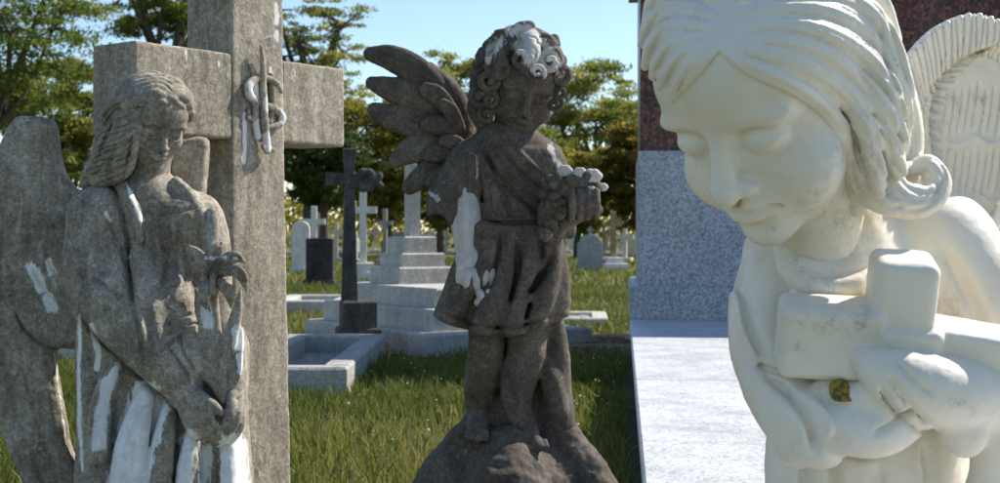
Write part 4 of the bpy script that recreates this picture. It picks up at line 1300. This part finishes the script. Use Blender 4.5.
    for ln, wd, am in [
        ([(482, 221), (510, 223), (540, 222), (557, 220)], 2.0, -4.0), ([(482, 217), (510, 219), (540, 218), (556, 216)], 2.2, 1.6),
        ([(480, 142), (492, 166), (510, 190), (536, 212), (554, 220)], 2.0, -3.6), ([(490, 140), (506, 164), (528, 188), (552, 206)], 2.4, 2.8),
        ([(486, 150), (496, 178), (506, 204), (512, 220)], 2.0, -3.0), ([(500, 146), (520, 172), (544, 192)], 1.8, -2.6),
        ([(474, 152), (480, 180), (484, 210)], 1.8, -2.6), ([(468, 152), (466, 176), (464, 196)], 2.0, -2.0), ([(492, 188), (494, 206), (494, 220)], 2.2, 2.4),
        ([(514, 196), (524, 208), (532, 218)], 2.0, 2.4), ([(510, 142), (530, 162), (548, 176)], 2.2, 2.0),
        ([(521, 297), (534, 284), (547, 268), (552, 250)], 3.2, -4.6), ([(500, 232), (498, 262), (486, 300)], 2.6, -3.0),
        ([(516, 240), (518, 272), (508, 310)], 2.6, -3.6), ([(540, 236), (542, 260)], 2.2, -2.6), ([(478, 250), (466, 280), (456, 306)], 2.8, -3.4),
        ([(438, 309), (456, 317), (480, 325), (508, 326), (532, 321), (565, 309)], 1.5, -2.6), ([(530, 300), (524, 320)], 2.4, -3.0)]:
        sc.stroke(XZ(ln, -22), wd, am * 1.5, -72, 8)
    # far hand with four fingers closed over the bouquet
    for x in (572, 580, 588, 596):
        sc.tube([K(x, 191, -56), K(x + .6, 204, -62), K(x, 215, -57), K(x - 1, 218, -46)], [3.7, 3.9, 3.6, 3.0], .4)
    sc.ell(K(583, 210, -38), (20, 11, 10), 4)
    # legs
    sc.tube([K(487, 330, 0), K(486, 352, -6), K(482, 382, 2), K(478, 408, 8), K(478, 424, 2)], [19, 18, 18, 13, 12], 4)
    sc.ell(K(486, 348, -12), (14, 12, 12), 6)
    sc.tube([K(478, 424, -2), K(477, 432, -16), K(478, 437, -28)], [11, 10, 7], 4)
    sc.tube([K(528, 328, -2), K(526, 354, -10), K(518, 384, -8), K(518, 408, -6), K(524, 424, -8)], [21, 19, 18, 14, 12], 4)
    sc.ell(K(530, 352, -16), (14, 12, 12), 6)
    sc.tube([K(524, 424, -8), K(530, 436, -22), K(537, 446, -34)], [12, 10, 7], 4)
    for q in range(5):
        sc.tube([K(467.5 + q * 4.6, 433, -26), K(467 + q * 4.8, 438 + .4 * q, -33)], [2.6 + .25 * q, 2.3 + .25 * q], .5)
        sc.tube([K(545 - q * 4.4, 441 + q * .3, -32), K(547 - q * 4.5, 447 + q * .4, -39)], [2.6 + .2 * q, 2.3 + .2 * q], .5)
    sc.tube([K(502, 336, 22), K(502, 380, 24), K(502, 430, 20)], [20, 18, 20], 8)     # stone left between the legs
    sc.tube([K(540, 340, 22), K(542, 380, 22), K(544, 430, 18)], [18, 18, 20], 8)
    # cloth falling behind the far leg
    sc.tube([K(552, 326, 10), K(556, 356, 8), K(556, 392, 6), K(560, 424, 4)], [13, 14, 16, 16], 5)
    sc.tube([K(544, 360, 0), K(552, 384, -6), K(558, 410, -8)], [8, 11, 10], 4)
    bare = [([(550, 146), (556, 160), (559, 166)], 2.5, .8),
            ([(476, 155), (478, 175)], 1.6, .6), ([(430, 193), (438, 199)], 2, .8), ([(480, 152), (476, 180)], 1.5, .5), ([(540, 444), (546, 448)], 3, .5)]
    statue_part('tunic_figure', sc, D, root, mat, rough=.9, bare=bare, seed=13)
    # ---- bare marble forearm and hand
    sc = Sculpt(K(444, 304, 0) - [0, 56, 0], K(502, 186, 0) + [0, 24, 0], 1.0)
    # near forearm and hand
    sc.tube([K(464, 196, -8), K(466, 222, -14), K(468, 246, -20), K(470, 258, -22)], [15, 15.5, 13, 12], 2)
    sc.ell(K(471, 264, -26), (15.5, 11, 15), 5)
    for f in [[(461, 268, -34), (460, 280, -37), (463, 287, -32)], [(468, 272, -37), (467, 284, -40), (470, 292, -34)],
              [(476, 272, -37), (476, 285, -40), (478, 293, -34)], [(484, 268, -34), (486, 280, -37), (485, 289, -33)]]:
        sc.tube([K(*p) for p in f], [4.8, 4.3, 3.6], 1.2)
    sc.tube([K(484, 262, -30), K(492, 274, -34), K(490, 286, -34)], [4.8, 4.2, 3.6], 1.5)
    statue_part('arm', sc, D, root, mat, rough=.5, seed=15, bare=[([(462, 200), (465, 230), (468, 250), (472, 268), (474, 288)], 22, 1.0), ([(478, 210), (481, 240)], 5, .3)])
    # ---- flower bud in the near hand
    c = K(485, 298, -38)
    sc = Sculpt(c - [18, 18, 18], c + [18, 18, 18], 0.9)
    for dx, dy, r in ((0, 0, 8), (-6, 4, 6), (5, 5, 6.5), (4, -5, 6), (-5, -5, 5.5), (0, 9, 5)):
        sc.ell(K(485 + dx, 298 + dy, -38 - r * .4), (r, r * .8, r * .75), 1.2, rot3(20 * dx, 10 * dy, 15))
    statue_part('rosebud', sc, D, root, mat, rough=.5, bare=[([(478, 292), (492, 302)], 8, 1.4), ([(480, 304), (490, 306)], 6, 1.0)])
    # ---- bouquet
    sc = Sculpt(K(536, 242, 0) - [0, 72, 0], K(612, 158, 0) + [0, 16, 0], 0.9)
    rng = random.Random(8)
    sc.tube([K(548, 216, -30), K(562, 196, -40), K(578, 184, -44)], [13, 15, 11], 3)
    for q in range(34):
        x = rng.uniform(542, 572); y = rng.uniform(174, 232) - (x - 556) * .55
        r = rng.uniform(3.4, 6.2)
        sc.ell(K(x, y, -40 - rng.uniform(0, 14)), (r, r, r), .6)
        if q % 2: sc.ell(K(x, y, -46 - r - rng.uniform(0, 10)), (r * .5, r * .5, r * .5), .5, cut=True)
    for q in range(12):
        x = rng.uniform(564, 598); y = rng.uniform(176, 190)
        sc.ell(K(x, y, -44 - rng.uniform(0, 8)), [rng.uniform(4, 6.5)] * 3, .6)
    bq = statue_part('bouquet', sc, D, root, mat, rough=.6, seed=17, bare=[([(556, 170), (566, 172)], 3, .6)])
    def rose(x, y, w, r, bare):
        c = K(x, y, w); s2 = Sculpt(c - [r * 1.7] * 3, c + [r * 1.7] * 3, .85)
        s2.ell(c, (r, r * .9, r * .72), 0)
        for q in range(6):
            a = q * 1.05
            s2.ell(K(x + .55 * r * math.cos(a), y - .4 * r * math.sin(a), w - .35 * r), (r * .55, r * .45, r * .45), .8, rot3(25 * math.cos(a), 20, 30 * math.sin(a)))
        s2.tube([K(x - .3 * r, y, w - .8 * r), K(x, y - .3 * r, w - .95 * r), K(x + .3 * r, y + .1 * r, w - .8 * r)], [.12 * r] * 3, .3, cut=True)
        statue_part('flower', s2, D, bq, mat, rough=.4, bare=[([(x - r * .4, y - r * .2), (x + r * .4, y - r * .2)], r, bare)])
    rose(565, 171, -46, 7.5, 1.25); rose(580, 173, -48, 7, .75); rose(593, 176, -46, 9, 1.4); rose(591, 190, -54, 5, 1.2); rose(552, 180, -44, 7, .35); rose(603, 187, -44, 5, 1.2)
    # ---- near wing: three rows of overlapping feathers, each a piece of its own
    c0 = K(365, 205, 20); c1 = K(476, 36, 20)
    sc = Sculpt((c0[0], -6, c0[2]), (c1[0] + 6, 64, c1[2]), 1.3)
    sc.tube([K(474, 176, 22), K(464, 146, 24), K(461, 118, 26), K(450, 92, 26), K(430, 70, 26)], [15, 14, 13, 12, 8], 3)
    sc.slab(XZ([(398, 60), (430, 64), (452, 86), (466, 120), (470, 160), (462, 188), (438, 190), (418, 168), (410, 130), (400, 96)], 26), 28, 11, 7, 3, smooth=3)
    wing = statue_part('wing', sc, D, root, mat, rough=1.0, seed=19)
    def feather(path, wd, w0, seed, h=1.0):
        P = [K(x, y, w) for x, y, w in path]
        A = np.array(P); m = max(wd) + 5
        s2 = Sculpt(A.min(0) - [m, 22, m], A.max(0) + [m, 22, m], h)
        s2.tube(P, wd, 0, squash=(1, .52))
        s2.stroke([(p[0], p[2]) for p in P], 1.1, -2.0, -100, A[:, 1].mean() + 2)
        a, b = P[0], P[1]
        dv = np.array([b[0] - a[0], b[2] - a[2]]); dv /= np.linalg.norm(dv); nv = np.array([-dv[1], dv[0]])
        for g in (-.5, .5):
            s2.stroke([(p[0] + nv[0] * g * wd[i] , p[2] + nv[1] * g * wd[i]) for i, p in enumerate(P)], 1.2, -1.1, -100, A[:, 1].mean() + 2)
        statue_part('feather', s2, D, wing, mat, rough=.8, seed=seed)
    feather([(371, 54, 12), (392, 58, 12), (418, 72, 14), (446, 100, 20)], [8, 13, 15, 11], 0, 101)
    feather([(372, 83, 15), (388, 88, 12), (412, 96, 14), (442, 116, 20)], [7, 12, 15, 11], 0, 102)
    feather([(375, 110, 18), (392, 117, 13), (414, 122, 14), (444, 136, 20)], [8, 13, 16, 11], 0, 103)
    feather([(396, 161, 18), (407, 153, 13), (424, 146, 14), (448, 146, 20)], [8, 12, 15, 11], 0, 104)
    feather([(410, 187, 18), (420, 178, 13), (434, 168, 15), (452, 160, 20)], [8, 11, 13, 10], 0, 105)
    feather([(427, 90, 4), (438, 96, 5), (452, 112, 12)], [8, 10, 8], 0, 106)
    feather([(428, 124, 4), (440, 126, 5), (456, 134, 12)], [8, 10, 8], 0, 107)
    feather([(429, 155, 4), (442, 152, 5), (458, 150, 12)], [7, 10, 8], 0, 108)
    feather([(432, 182, 6), (444, 174, 6), (460, 166, 12)], [7, 9, 8], 0, 109)
    feather([(443, 104, -1), (451, 112, 1), (459, 128, 8)], [6, 8, 7], 0, 110)
    feather([(444, 141, -1), (453, 142, 1), (463, 148, 8)], [6, 8, 7], 0, 111)
    # ---- rock under the feet
    lo = K(392, 580, 0); hi = K(640, 392, 0)
    sc = Sculpt((lo[0], -92, -0.75 / S), (hi[0], 92, hi[2]), 2.6)
    sc.ell(K(512, 478, 6), (62, 52, 42), 4)
    sc.ell(K(510, 560, 6), (118, 80, 108), 20)
    sc.tube([K(478, 425, 10), K(462, 450, 6), K(440, 486, 0), K(420, 530, 0)], [16, 22, 26, 30], 16)
    sc.tube([K(556, 424, 8), K(568, 450, 4), K(590, 486, 0), K(610, 530, 0)], [16, 22, 26, 30], 16)
    sc.tube([K(510, 452, -18), K(508, 490, -40)], [26, 40], 16)
    sc.box(K(512, 545, 4) , (128, 84, 40), 6, 6)
    V = None
    statue_part('rock_base', sc, D, root, mat, rough=3.2, seed=23)
    for ch in root.children_recursive:
        ch.matrix_parent_inverse = Matrix()
# ---------------------------------------------------------------- white painted angel bowing over a small cross
def white_mat():
    m, nt, bs = new_mat('white_paint')
    v = coords(nt)
    tone = noise(nt, v, 7, 4, 0.6, 0.5)
    col = ramp(nt, tone, [(0.35, (0.77, 0.70, 0.575)), (0.65, (0.84, 0.785, 0.675))])
    # fine dust specks and grime gathered where the 'bare' attribute marks it
    sp = noise(nt, v, 330, 2, 0.5)
    spm = ramp(nt, sp, [(0.775, (0, 0, 0)), (0.80, (1, 1, 1))])
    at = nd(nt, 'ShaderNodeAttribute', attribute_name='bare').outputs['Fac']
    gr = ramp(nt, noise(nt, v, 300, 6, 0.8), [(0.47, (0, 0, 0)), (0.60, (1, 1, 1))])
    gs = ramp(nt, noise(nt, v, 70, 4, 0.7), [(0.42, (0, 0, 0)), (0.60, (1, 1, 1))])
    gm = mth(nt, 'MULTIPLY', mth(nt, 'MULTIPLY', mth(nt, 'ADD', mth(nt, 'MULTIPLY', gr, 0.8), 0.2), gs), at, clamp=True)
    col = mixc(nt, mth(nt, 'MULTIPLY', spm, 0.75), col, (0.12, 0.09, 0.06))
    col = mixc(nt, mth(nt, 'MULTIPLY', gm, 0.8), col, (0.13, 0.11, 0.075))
    stn = ramp(nt, noise(nt, v, 22, 5, 0.7, 0.6), [(0.54, (0, 0, 0)), (0.72, (1, 1, 1))])
    col = mixc(nt, mth(nt, 'MULTIPLY', stn, 0.28), col, (0.50, 0.46, 0.34))
    nt.links.new(col, bs.inputs['Base Color'])
    rr = ramp(nt, noise(nt, v, 30, 4, 0.6), [(0.3, (0.36,) * 3), (0.7, (0.52,) * 3)])
    nt.links.new(rr, bs.inputs['Roughness'])
    bs.inputs['Specular IOR Level'].default_value = 0.45
    b = nd(nt, 'ShaderNodeBump', {'Height': mth(nt, 'ADD', noise(nt, v, 60, 4, 0.6), mth(nt, 'MULTIPLY', noise(nt, v, 400, 2, 0.5), 0.12)), 'Strength': 0.12, 'Distance': 0.004})
    nt.links.new(b.outputs[0], bs.inputs['Normal'])
    return m

def build_white_angel():
    D = 1.6; S = D / F
    mat = white_mat()
    zb = TERRACE_Z
    root = empty('white_angel_statue', ((870 - 500) * S, D + 110 * S, zb),
                 'glossy white painted angel bowing over a small cross on the granite slab', 'statue')
    # ---- head
    hs = 134.0; R = rot3(-44, 36, 0)
    hc = K(768, 93, 0)
    sc = Sculpt(hc - [138, 136, 205], hc + [124, 124, 145], 2.2)
    hp = sculpt_head(sc, hc, hs, R, sx=1.06, chin=0.98, child=True, soft=True, ears=False)
    M = R @ np.diag([1.0, -1.0, 1.0])
    sc.tube([K(800, 170, 40), K(818, 225, 72), K(826, 275, 95)], [56, 50, 56], 14)
    skin = sc
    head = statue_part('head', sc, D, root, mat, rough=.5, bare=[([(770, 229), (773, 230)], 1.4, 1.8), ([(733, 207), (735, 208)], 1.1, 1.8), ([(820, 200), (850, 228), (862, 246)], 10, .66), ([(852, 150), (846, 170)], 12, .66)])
    # ---- hair, centre parting, long locks swept back to a curl on the shoulder
    sc = Sculpt(K(618, 262, 0) - [0, 155, 0], K(985, -60, 60) + [0, 170, 0], 2.3)
    sc.ell(hp(0, -.24, .30), np.array([.80, .78, .76]) * hs, 4, M)
    R_ = [[(720, 47), (748, 64), (788, 82), (824, 106), (846, 140), (848, 170), (858, 194)],
          [(720, 43), (755, 53), (800, 65), (840, 91), (866, 126), (872, 158), (880, 188)],
          [(722, 37), (765, 41), (812, 49), (855, 77), (882, 112), (890, 146), (898, 172)],
          [(726, 29), (772, 27), (822, 33), (866, 60), (894, 100), (900, 140)],
          [(733, 17), (780, 11), (830, 15), (872, 42), (899, 82), (905, 125)],
          [(743, 3), (790, -5), (836, -3), (872, 18), (894, 60), (902, 96)],
          [(758, -14), (800, -24), (846, -20), (876, 4), (892, 40)],
          [(716, 49), (700, 60), (684, 78), (673, 98)],
          [(714, 43), (692, 53), (673, 71), (661, 88)],
          [(712, 37), (686, 41), (666, 57), (653, 76)],
          [(712, 29), (684, 27), (660, 39), (645, 66)],
          [(714, 17), (684, 11), (658, 19), (642, 44)],
          [(720, 3), (690, -7), (662, -3), (646, 20)],
          [(730, -12), (700, -22), (670, -20)]]
    rng = random.Random(2)
    for q, ln in enumerate(R_):
        n = len(ln); P = []
        last = -60.0
        for i, (x, y) in enumerate(ln):
            pt = skin.front(x, y, (-2.0 if i < 3 else 1.0) if q in (0, 7) else 3.0, default=last + 14)
            pt = K(x, y, min(pt[1], last + 34)) if i else pt
            last = pt[1]; P.append(pt)
        rad = [6 if i == 0 else (13.5 if i < n - 1 else 10) for i in range(n)]
        if q in (0, 7): rad = [v * .7 for v in rad]
        if q >= 7: rad[-1] = 5
        sc.tube(P, rad, 2.5)
        for o in (-.42, .1, .5):
            sc.stroke([(p[0] + o * rad[i] * .3, p[2] + o * rad[i] * 1.2 + rng.uniform(-1, 1)) for i, p in enumerate(P)], 1.9, -2.2, -170, last + 40)
    # locks that leave the temple and roll outwards
    locks = [([(838, 60, -40), (868, 92, -20), (888, 122, 4), (898, 146, 26)], [5, 20, 22, 14]),
             ([(830, 100, -52), (856, 122, -34), (880, 146, -8), (896, 166, 16)], [4, 15, 19, 14]),
             ([(842, 128, -40), (852, 156, -20), (868, 186, 0), (892, 200, 8), (914, 196, 14)], [5, 14, 18, 17, 13]),
             ([(862, 140, -10), (880, 176, 6), (902, 200, 14), (926, 200, 18), (938, 184, 26), (928, 166, 30), (910, 168, 26)], [16, 18, 18, 16, 14, 12, 8]),
             ([(862, 20, 20), (872, 62, 30), (888, 104, 40), (900, 140, 50), (904, 176, 50)], [20, 30, 30, 24, 16]),
             ([(840, 150, 0), (846, 180, 14), (856, 206, 26)], [14, 16, 12])]
    for pts, r in locks:
        sc.tube([K(*p) for p in pts], r, 5)
        P = [K(*p) for p in pts]
        for o in (-.45, .1, .5):
            sc.stroke([(p[0] + o * r[i] * .7, p[2] + o * r[i]) for i, p in enumerate(P)], 2.6, -3.2, -130, P[0][1] + 60)
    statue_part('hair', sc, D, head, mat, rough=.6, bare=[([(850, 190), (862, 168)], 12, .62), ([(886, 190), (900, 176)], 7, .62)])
    # ---- robed body
    lo = K(716, 640, 60); hi = K(1050, 170, 60)
    sc = Sculpt((lo[0], -80, (zb - CAMH) / S), (hi[0] + 20, 240, hi[2] + 6), 2.6)
    sc.ell(K(862, 330, 140), (100, 78, 130), 10)
    sc.ell(K(868, 470, 130), (112, 88, 170), 30)
    sc.ell(K(930, 246, 130), (70, 62, 62), 20)
    sc.ell(K(792, 256, 140), (54, 56, 50), 16)
    sc.tube([K(838, 230, 96), K(842, 290, 112)], [56, 84], 20)
    # near-left sleeve
    sc.tube([K(784, 258, 120), K(770, 300, 106), K(770, 350, 84), K(790, 398, 58)], [40, 42, 42, 40], 12)
    sc.tube([K(782, 385, 60), K(800, 418, 34), K(820, 436, 14)], [40, 39, 34], 8)
    sc.tube([K(806, 440, 20), K(792, 452, 22), K(800, 462, 26)], [22, 14, 8], 6)
    # near-left forearm passing under the cross
    sc.tube([K(800, 412, 20), K(840, 424, -10), K(878, 428, -24), K(912, 412, -22)], [32, 30, 29, 24], 5)
    sc.tube([K(828, 392, 0), K(856, 398, -22), K(880, 398, -34), K(886, 408, -42)], [16, 17, 15, 10], 5)
    # far-right shoulder and upper arm
    sc.tube([K(940, 246, 120), K(982, 300, 104), K(1010, 360, 70), K(1004, 404, 30)], [54, 56, 52, 44], 16)
    # sleeve drawn over the right hand
    sc.tube([K(858, 356, -30), K(884, 372, -44), K(916, 384, -44), K(952, 392, -30), K(996, 390, 6)], [12, 24, 33, 36, 40], 5)
    sc.tube([K(946, 404, -18), K(962, 424, -16), K(964, 436, -14)], [26, 26, 22], 6)
    sc.tube([K(990, 420, 10), K(994, 470, 20), K(984, 520, 30)], [26, 24, 30], 10)
    # collar
    ring = [K(790, 246, 62), K(788, 268, 44), K(806, 284, 26), K(834, 288, 22), K(862, 280, 32), K(880, 258, 56)]
    sc.tube(ring, [11, 11, 11, 11, 11, 10], 4)
    sc.tube([p + np.array([0, 14, 16]) for p in ring], [12] * 6, 6)
    for q in range(6):
        x = 796 + q * 14
        sc.tube([K(x, 290 + 2 * min(q, 5 - q), 34), K(x - 1, 312, 26)], [6.5, 5], 1.5)
    for ln, wd, am in [([(756, 250), (752, 290), (756, 330), (770, 366)], 7, -5), ([(745, 290), (748, 330), (760, 364)], 4, 4),
                       ([(758, 364), (776, 372), (800, 372)], 4, -7), ([(762, 372), (784, 392), (800, 420), (806, 448)], 4.5, -8), ([(800, 392), (814, 410), (812, 430)], 4, 4),
                       ([(858, 362), (880, 392), (910, 416)], 3, -4), ([(852, 370), (868, 396), (896, 420), (930, 428)], 2.5, -4),
                       ([(866, 350), (886, 372), (902, 384)], 2.5, -3), ([(850, 424), (876, 410), (888, 398)], 3, -5),
                       ([(828, 452), (870, 460), (906, 440), (920, 424)], 3, -5), ([(950, 240), (980, 300), (990, 350)], 8, -5),
                       ([(838, 460), (842, 500), (838, 560)], 6, -7), ([(880, 462), (886, 520), (880, 580)], 8, -7), ([(816, 470), (808, 520)], 6, -6), ([(930, 440), (936, 500), (930, 560)], 7, -6)]:
        sc.stroke(XZ(ln, 30), wd * .9, am * 1.6, -100, 120)
    statue_part('robed_figure', sc, D, root, mat, rough=.7,
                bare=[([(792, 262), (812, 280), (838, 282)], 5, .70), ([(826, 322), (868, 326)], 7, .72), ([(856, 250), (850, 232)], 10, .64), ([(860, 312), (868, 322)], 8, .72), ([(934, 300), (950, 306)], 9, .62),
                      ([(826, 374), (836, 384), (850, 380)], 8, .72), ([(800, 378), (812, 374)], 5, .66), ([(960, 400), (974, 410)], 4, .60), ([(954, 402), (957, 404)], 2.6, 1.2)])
    # ---- the little cross the angel holds: three arms in view
    c0 = K(770, 412, -10); c1 = K(1040, 246, 0)
    sc = Sculpt((c0[0], -66, c0[2]), (c1[0], 70, c1[2] + 4), 2.4)
    Rb = rot3(-6, 16, 3)
    sc.box(K(829, 337, -8), (50, 30, 37), 9, 0, Rb)
    sc.box(K(900, 304, -16), (31, 31, 50), 11, 4, Rb)
    sc.box(K(974, 362, -8), (62, 30, 36), 9, 4, rot3(-6, 16, 10))
    sc.box(K(902, 380, -6), (32, 28, 60), 9, 3, Rb)
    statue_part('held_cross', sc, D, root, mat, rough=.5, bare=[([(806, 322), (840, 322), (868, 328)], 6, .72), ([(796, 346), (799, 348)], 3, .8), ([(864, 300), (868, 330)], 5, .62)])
    # ---- wing behind the shoulder with a ribbed rim
    c0 = K(880, 250, 190); c1 = K(1045, 4, 190)
    sc = Sculpt((c0[0], 120, c0[2]), (c1[0], 225, c1[2] + 4), 1.6)
    outer = [(893, 92), (908, 58), (924, 37), (945, 21), (970, 12), (992, 16), (1012, 30), (1026, 60)]
    outline = outer + [(1032, 110), (1022, 160), (1004, 215), (984, 238), (950, 238), (920, 200), (902, 150)]
    sc.slab(XZ(outline, 180), 186, 15, 7, 0, smooth=3, tilt=(-.12, .05))
    inner = [(934, 150), (932, 118), (938, 90), (952, 70), (970, 56), (990, 50), (1006, 58), (1012, 84)]
    sc.slab(XZ(inner + [(1016, 120), (1008, 160), (992, 214), (968, 226), (942, 200)], 170), 170, 12, 4, 4, cut=True, smooth=3, tilt=(-.12, .05))
    O = spline(np.array(outer, float), 6); I = spline(np.array(inner, float), 6)
    nrib = 26
    for q in range(nrib):
        t = (q + .5) / nrib
        o = O[int(t * (len(O) - 1))]; i = I[min(len(I) - 1, int(min(1, t * 1.02) * (len(I) - 1)))]
        lean = np.array([-4, 8])
        sc.stroke(XZ([tuple(o * .96 + i * .04), tuple(o * .5 + i * .5 + lean * .4), tuple(i * .88 + o * .12 + lean)], 176), 1.7, -4.5, 100, 190, taper=False)
    for q in range(18):
        t = q / 18; i = I[int(t * (len(I) - 1) * .72)]
        d = np.array([12 + 4 * t, 8 - 16 * t])
        sc.stroke(XZ([tuple(i), tuple(i + d)], 172), 1.5, -4.0, 100, 196, taper=False)
    rng = random.Random(6)
    for q in range(20):
        x = 945 + (q % 10) * 7.4; y0 = 84 + (q // 10) * 62 + rng.uniform(-6, 6)
        sc.stroke(XZ([(x + 6, y0), (x + 3, y0 + 24), (x - 2, y0 + 52)], 180), 1.6, -3.6, 100, 200)
    for yy in (138, 142, 196):
        sc.stroke(XZ([(940, yy), (960, yy + 6), (975, yy - 2), (990, yy + 6), (1008, yy)], 178), 2.6, 3.0, 100, 200)
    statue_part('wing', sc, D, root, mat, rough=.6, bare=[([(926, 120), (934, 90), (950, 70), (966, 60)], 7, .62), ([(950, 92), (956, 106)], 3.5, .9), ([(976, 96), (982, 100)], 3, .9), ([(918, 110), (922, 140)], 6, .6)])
    v, f = [], []
    for ch in root.children_recursive:
        ch.matrix_parent_inverse = Matrix()
    # ---- dry leaf caught in the crook of the sleeve
    m, nt, bs = new_mat('dry_leaf')
    vv = coords(nt)
    nt.links.new(ramp(nt, noise(nt, vv, 160, 4, 0.6), [(0.42, (0.06, 0.09, 0.012)), (0.5, (0.22, 0.17, 0.02)), (0.6, (0.42, 0.20, 0.02))]), bs.inputs['Base Color'])
    bs.inputs['Roughness'].default_value = .6
    c = K(842, 392, -34); sc = Sculpt(c - [20, 20, 20], c + [20, 20, 20], .8)
    sc.slab([(c[0] - 12, c[2] + 2), (c[0] - 8, c[2] + 10), (c[0] + 2, c[2] + 12), (c[0] + 8, c[2] + 6), (c[0] + 14, c[2] - 8), (c[0] + 4, c[2] - 9), (c[0] - 9, c[2] - 8)], c[1], 3.4, 1.6, 0, smooth=3, tilt=(.2, .5), bow=7)
    sc.stroke([(c[0] - 9, c[2] + 6), (c[0] + 12, c[2] - 7)], 1.2, -1.6, c[1] - 30, c[1] + 4)
    V, Q = sc.mesh()
    W = V * S + np.array([0, D, CAMH]); o = W.mean(0)
    lf = link_mesh('fallen_leaf', np_mesh('fallen_leaf', W - o, Q), m, None, tuple(o))
    tag(lf, 'small curled yellow-green dry leaf caught in the crook of the white sleeve', 'leaf')
# ---------------------------------------------------------------- build everything
build_ground()
build_terrace()
build_trees()
build_graves()
build_grass()
build_big_cross()
build_angel()
build_cherub()
build_white_angel()
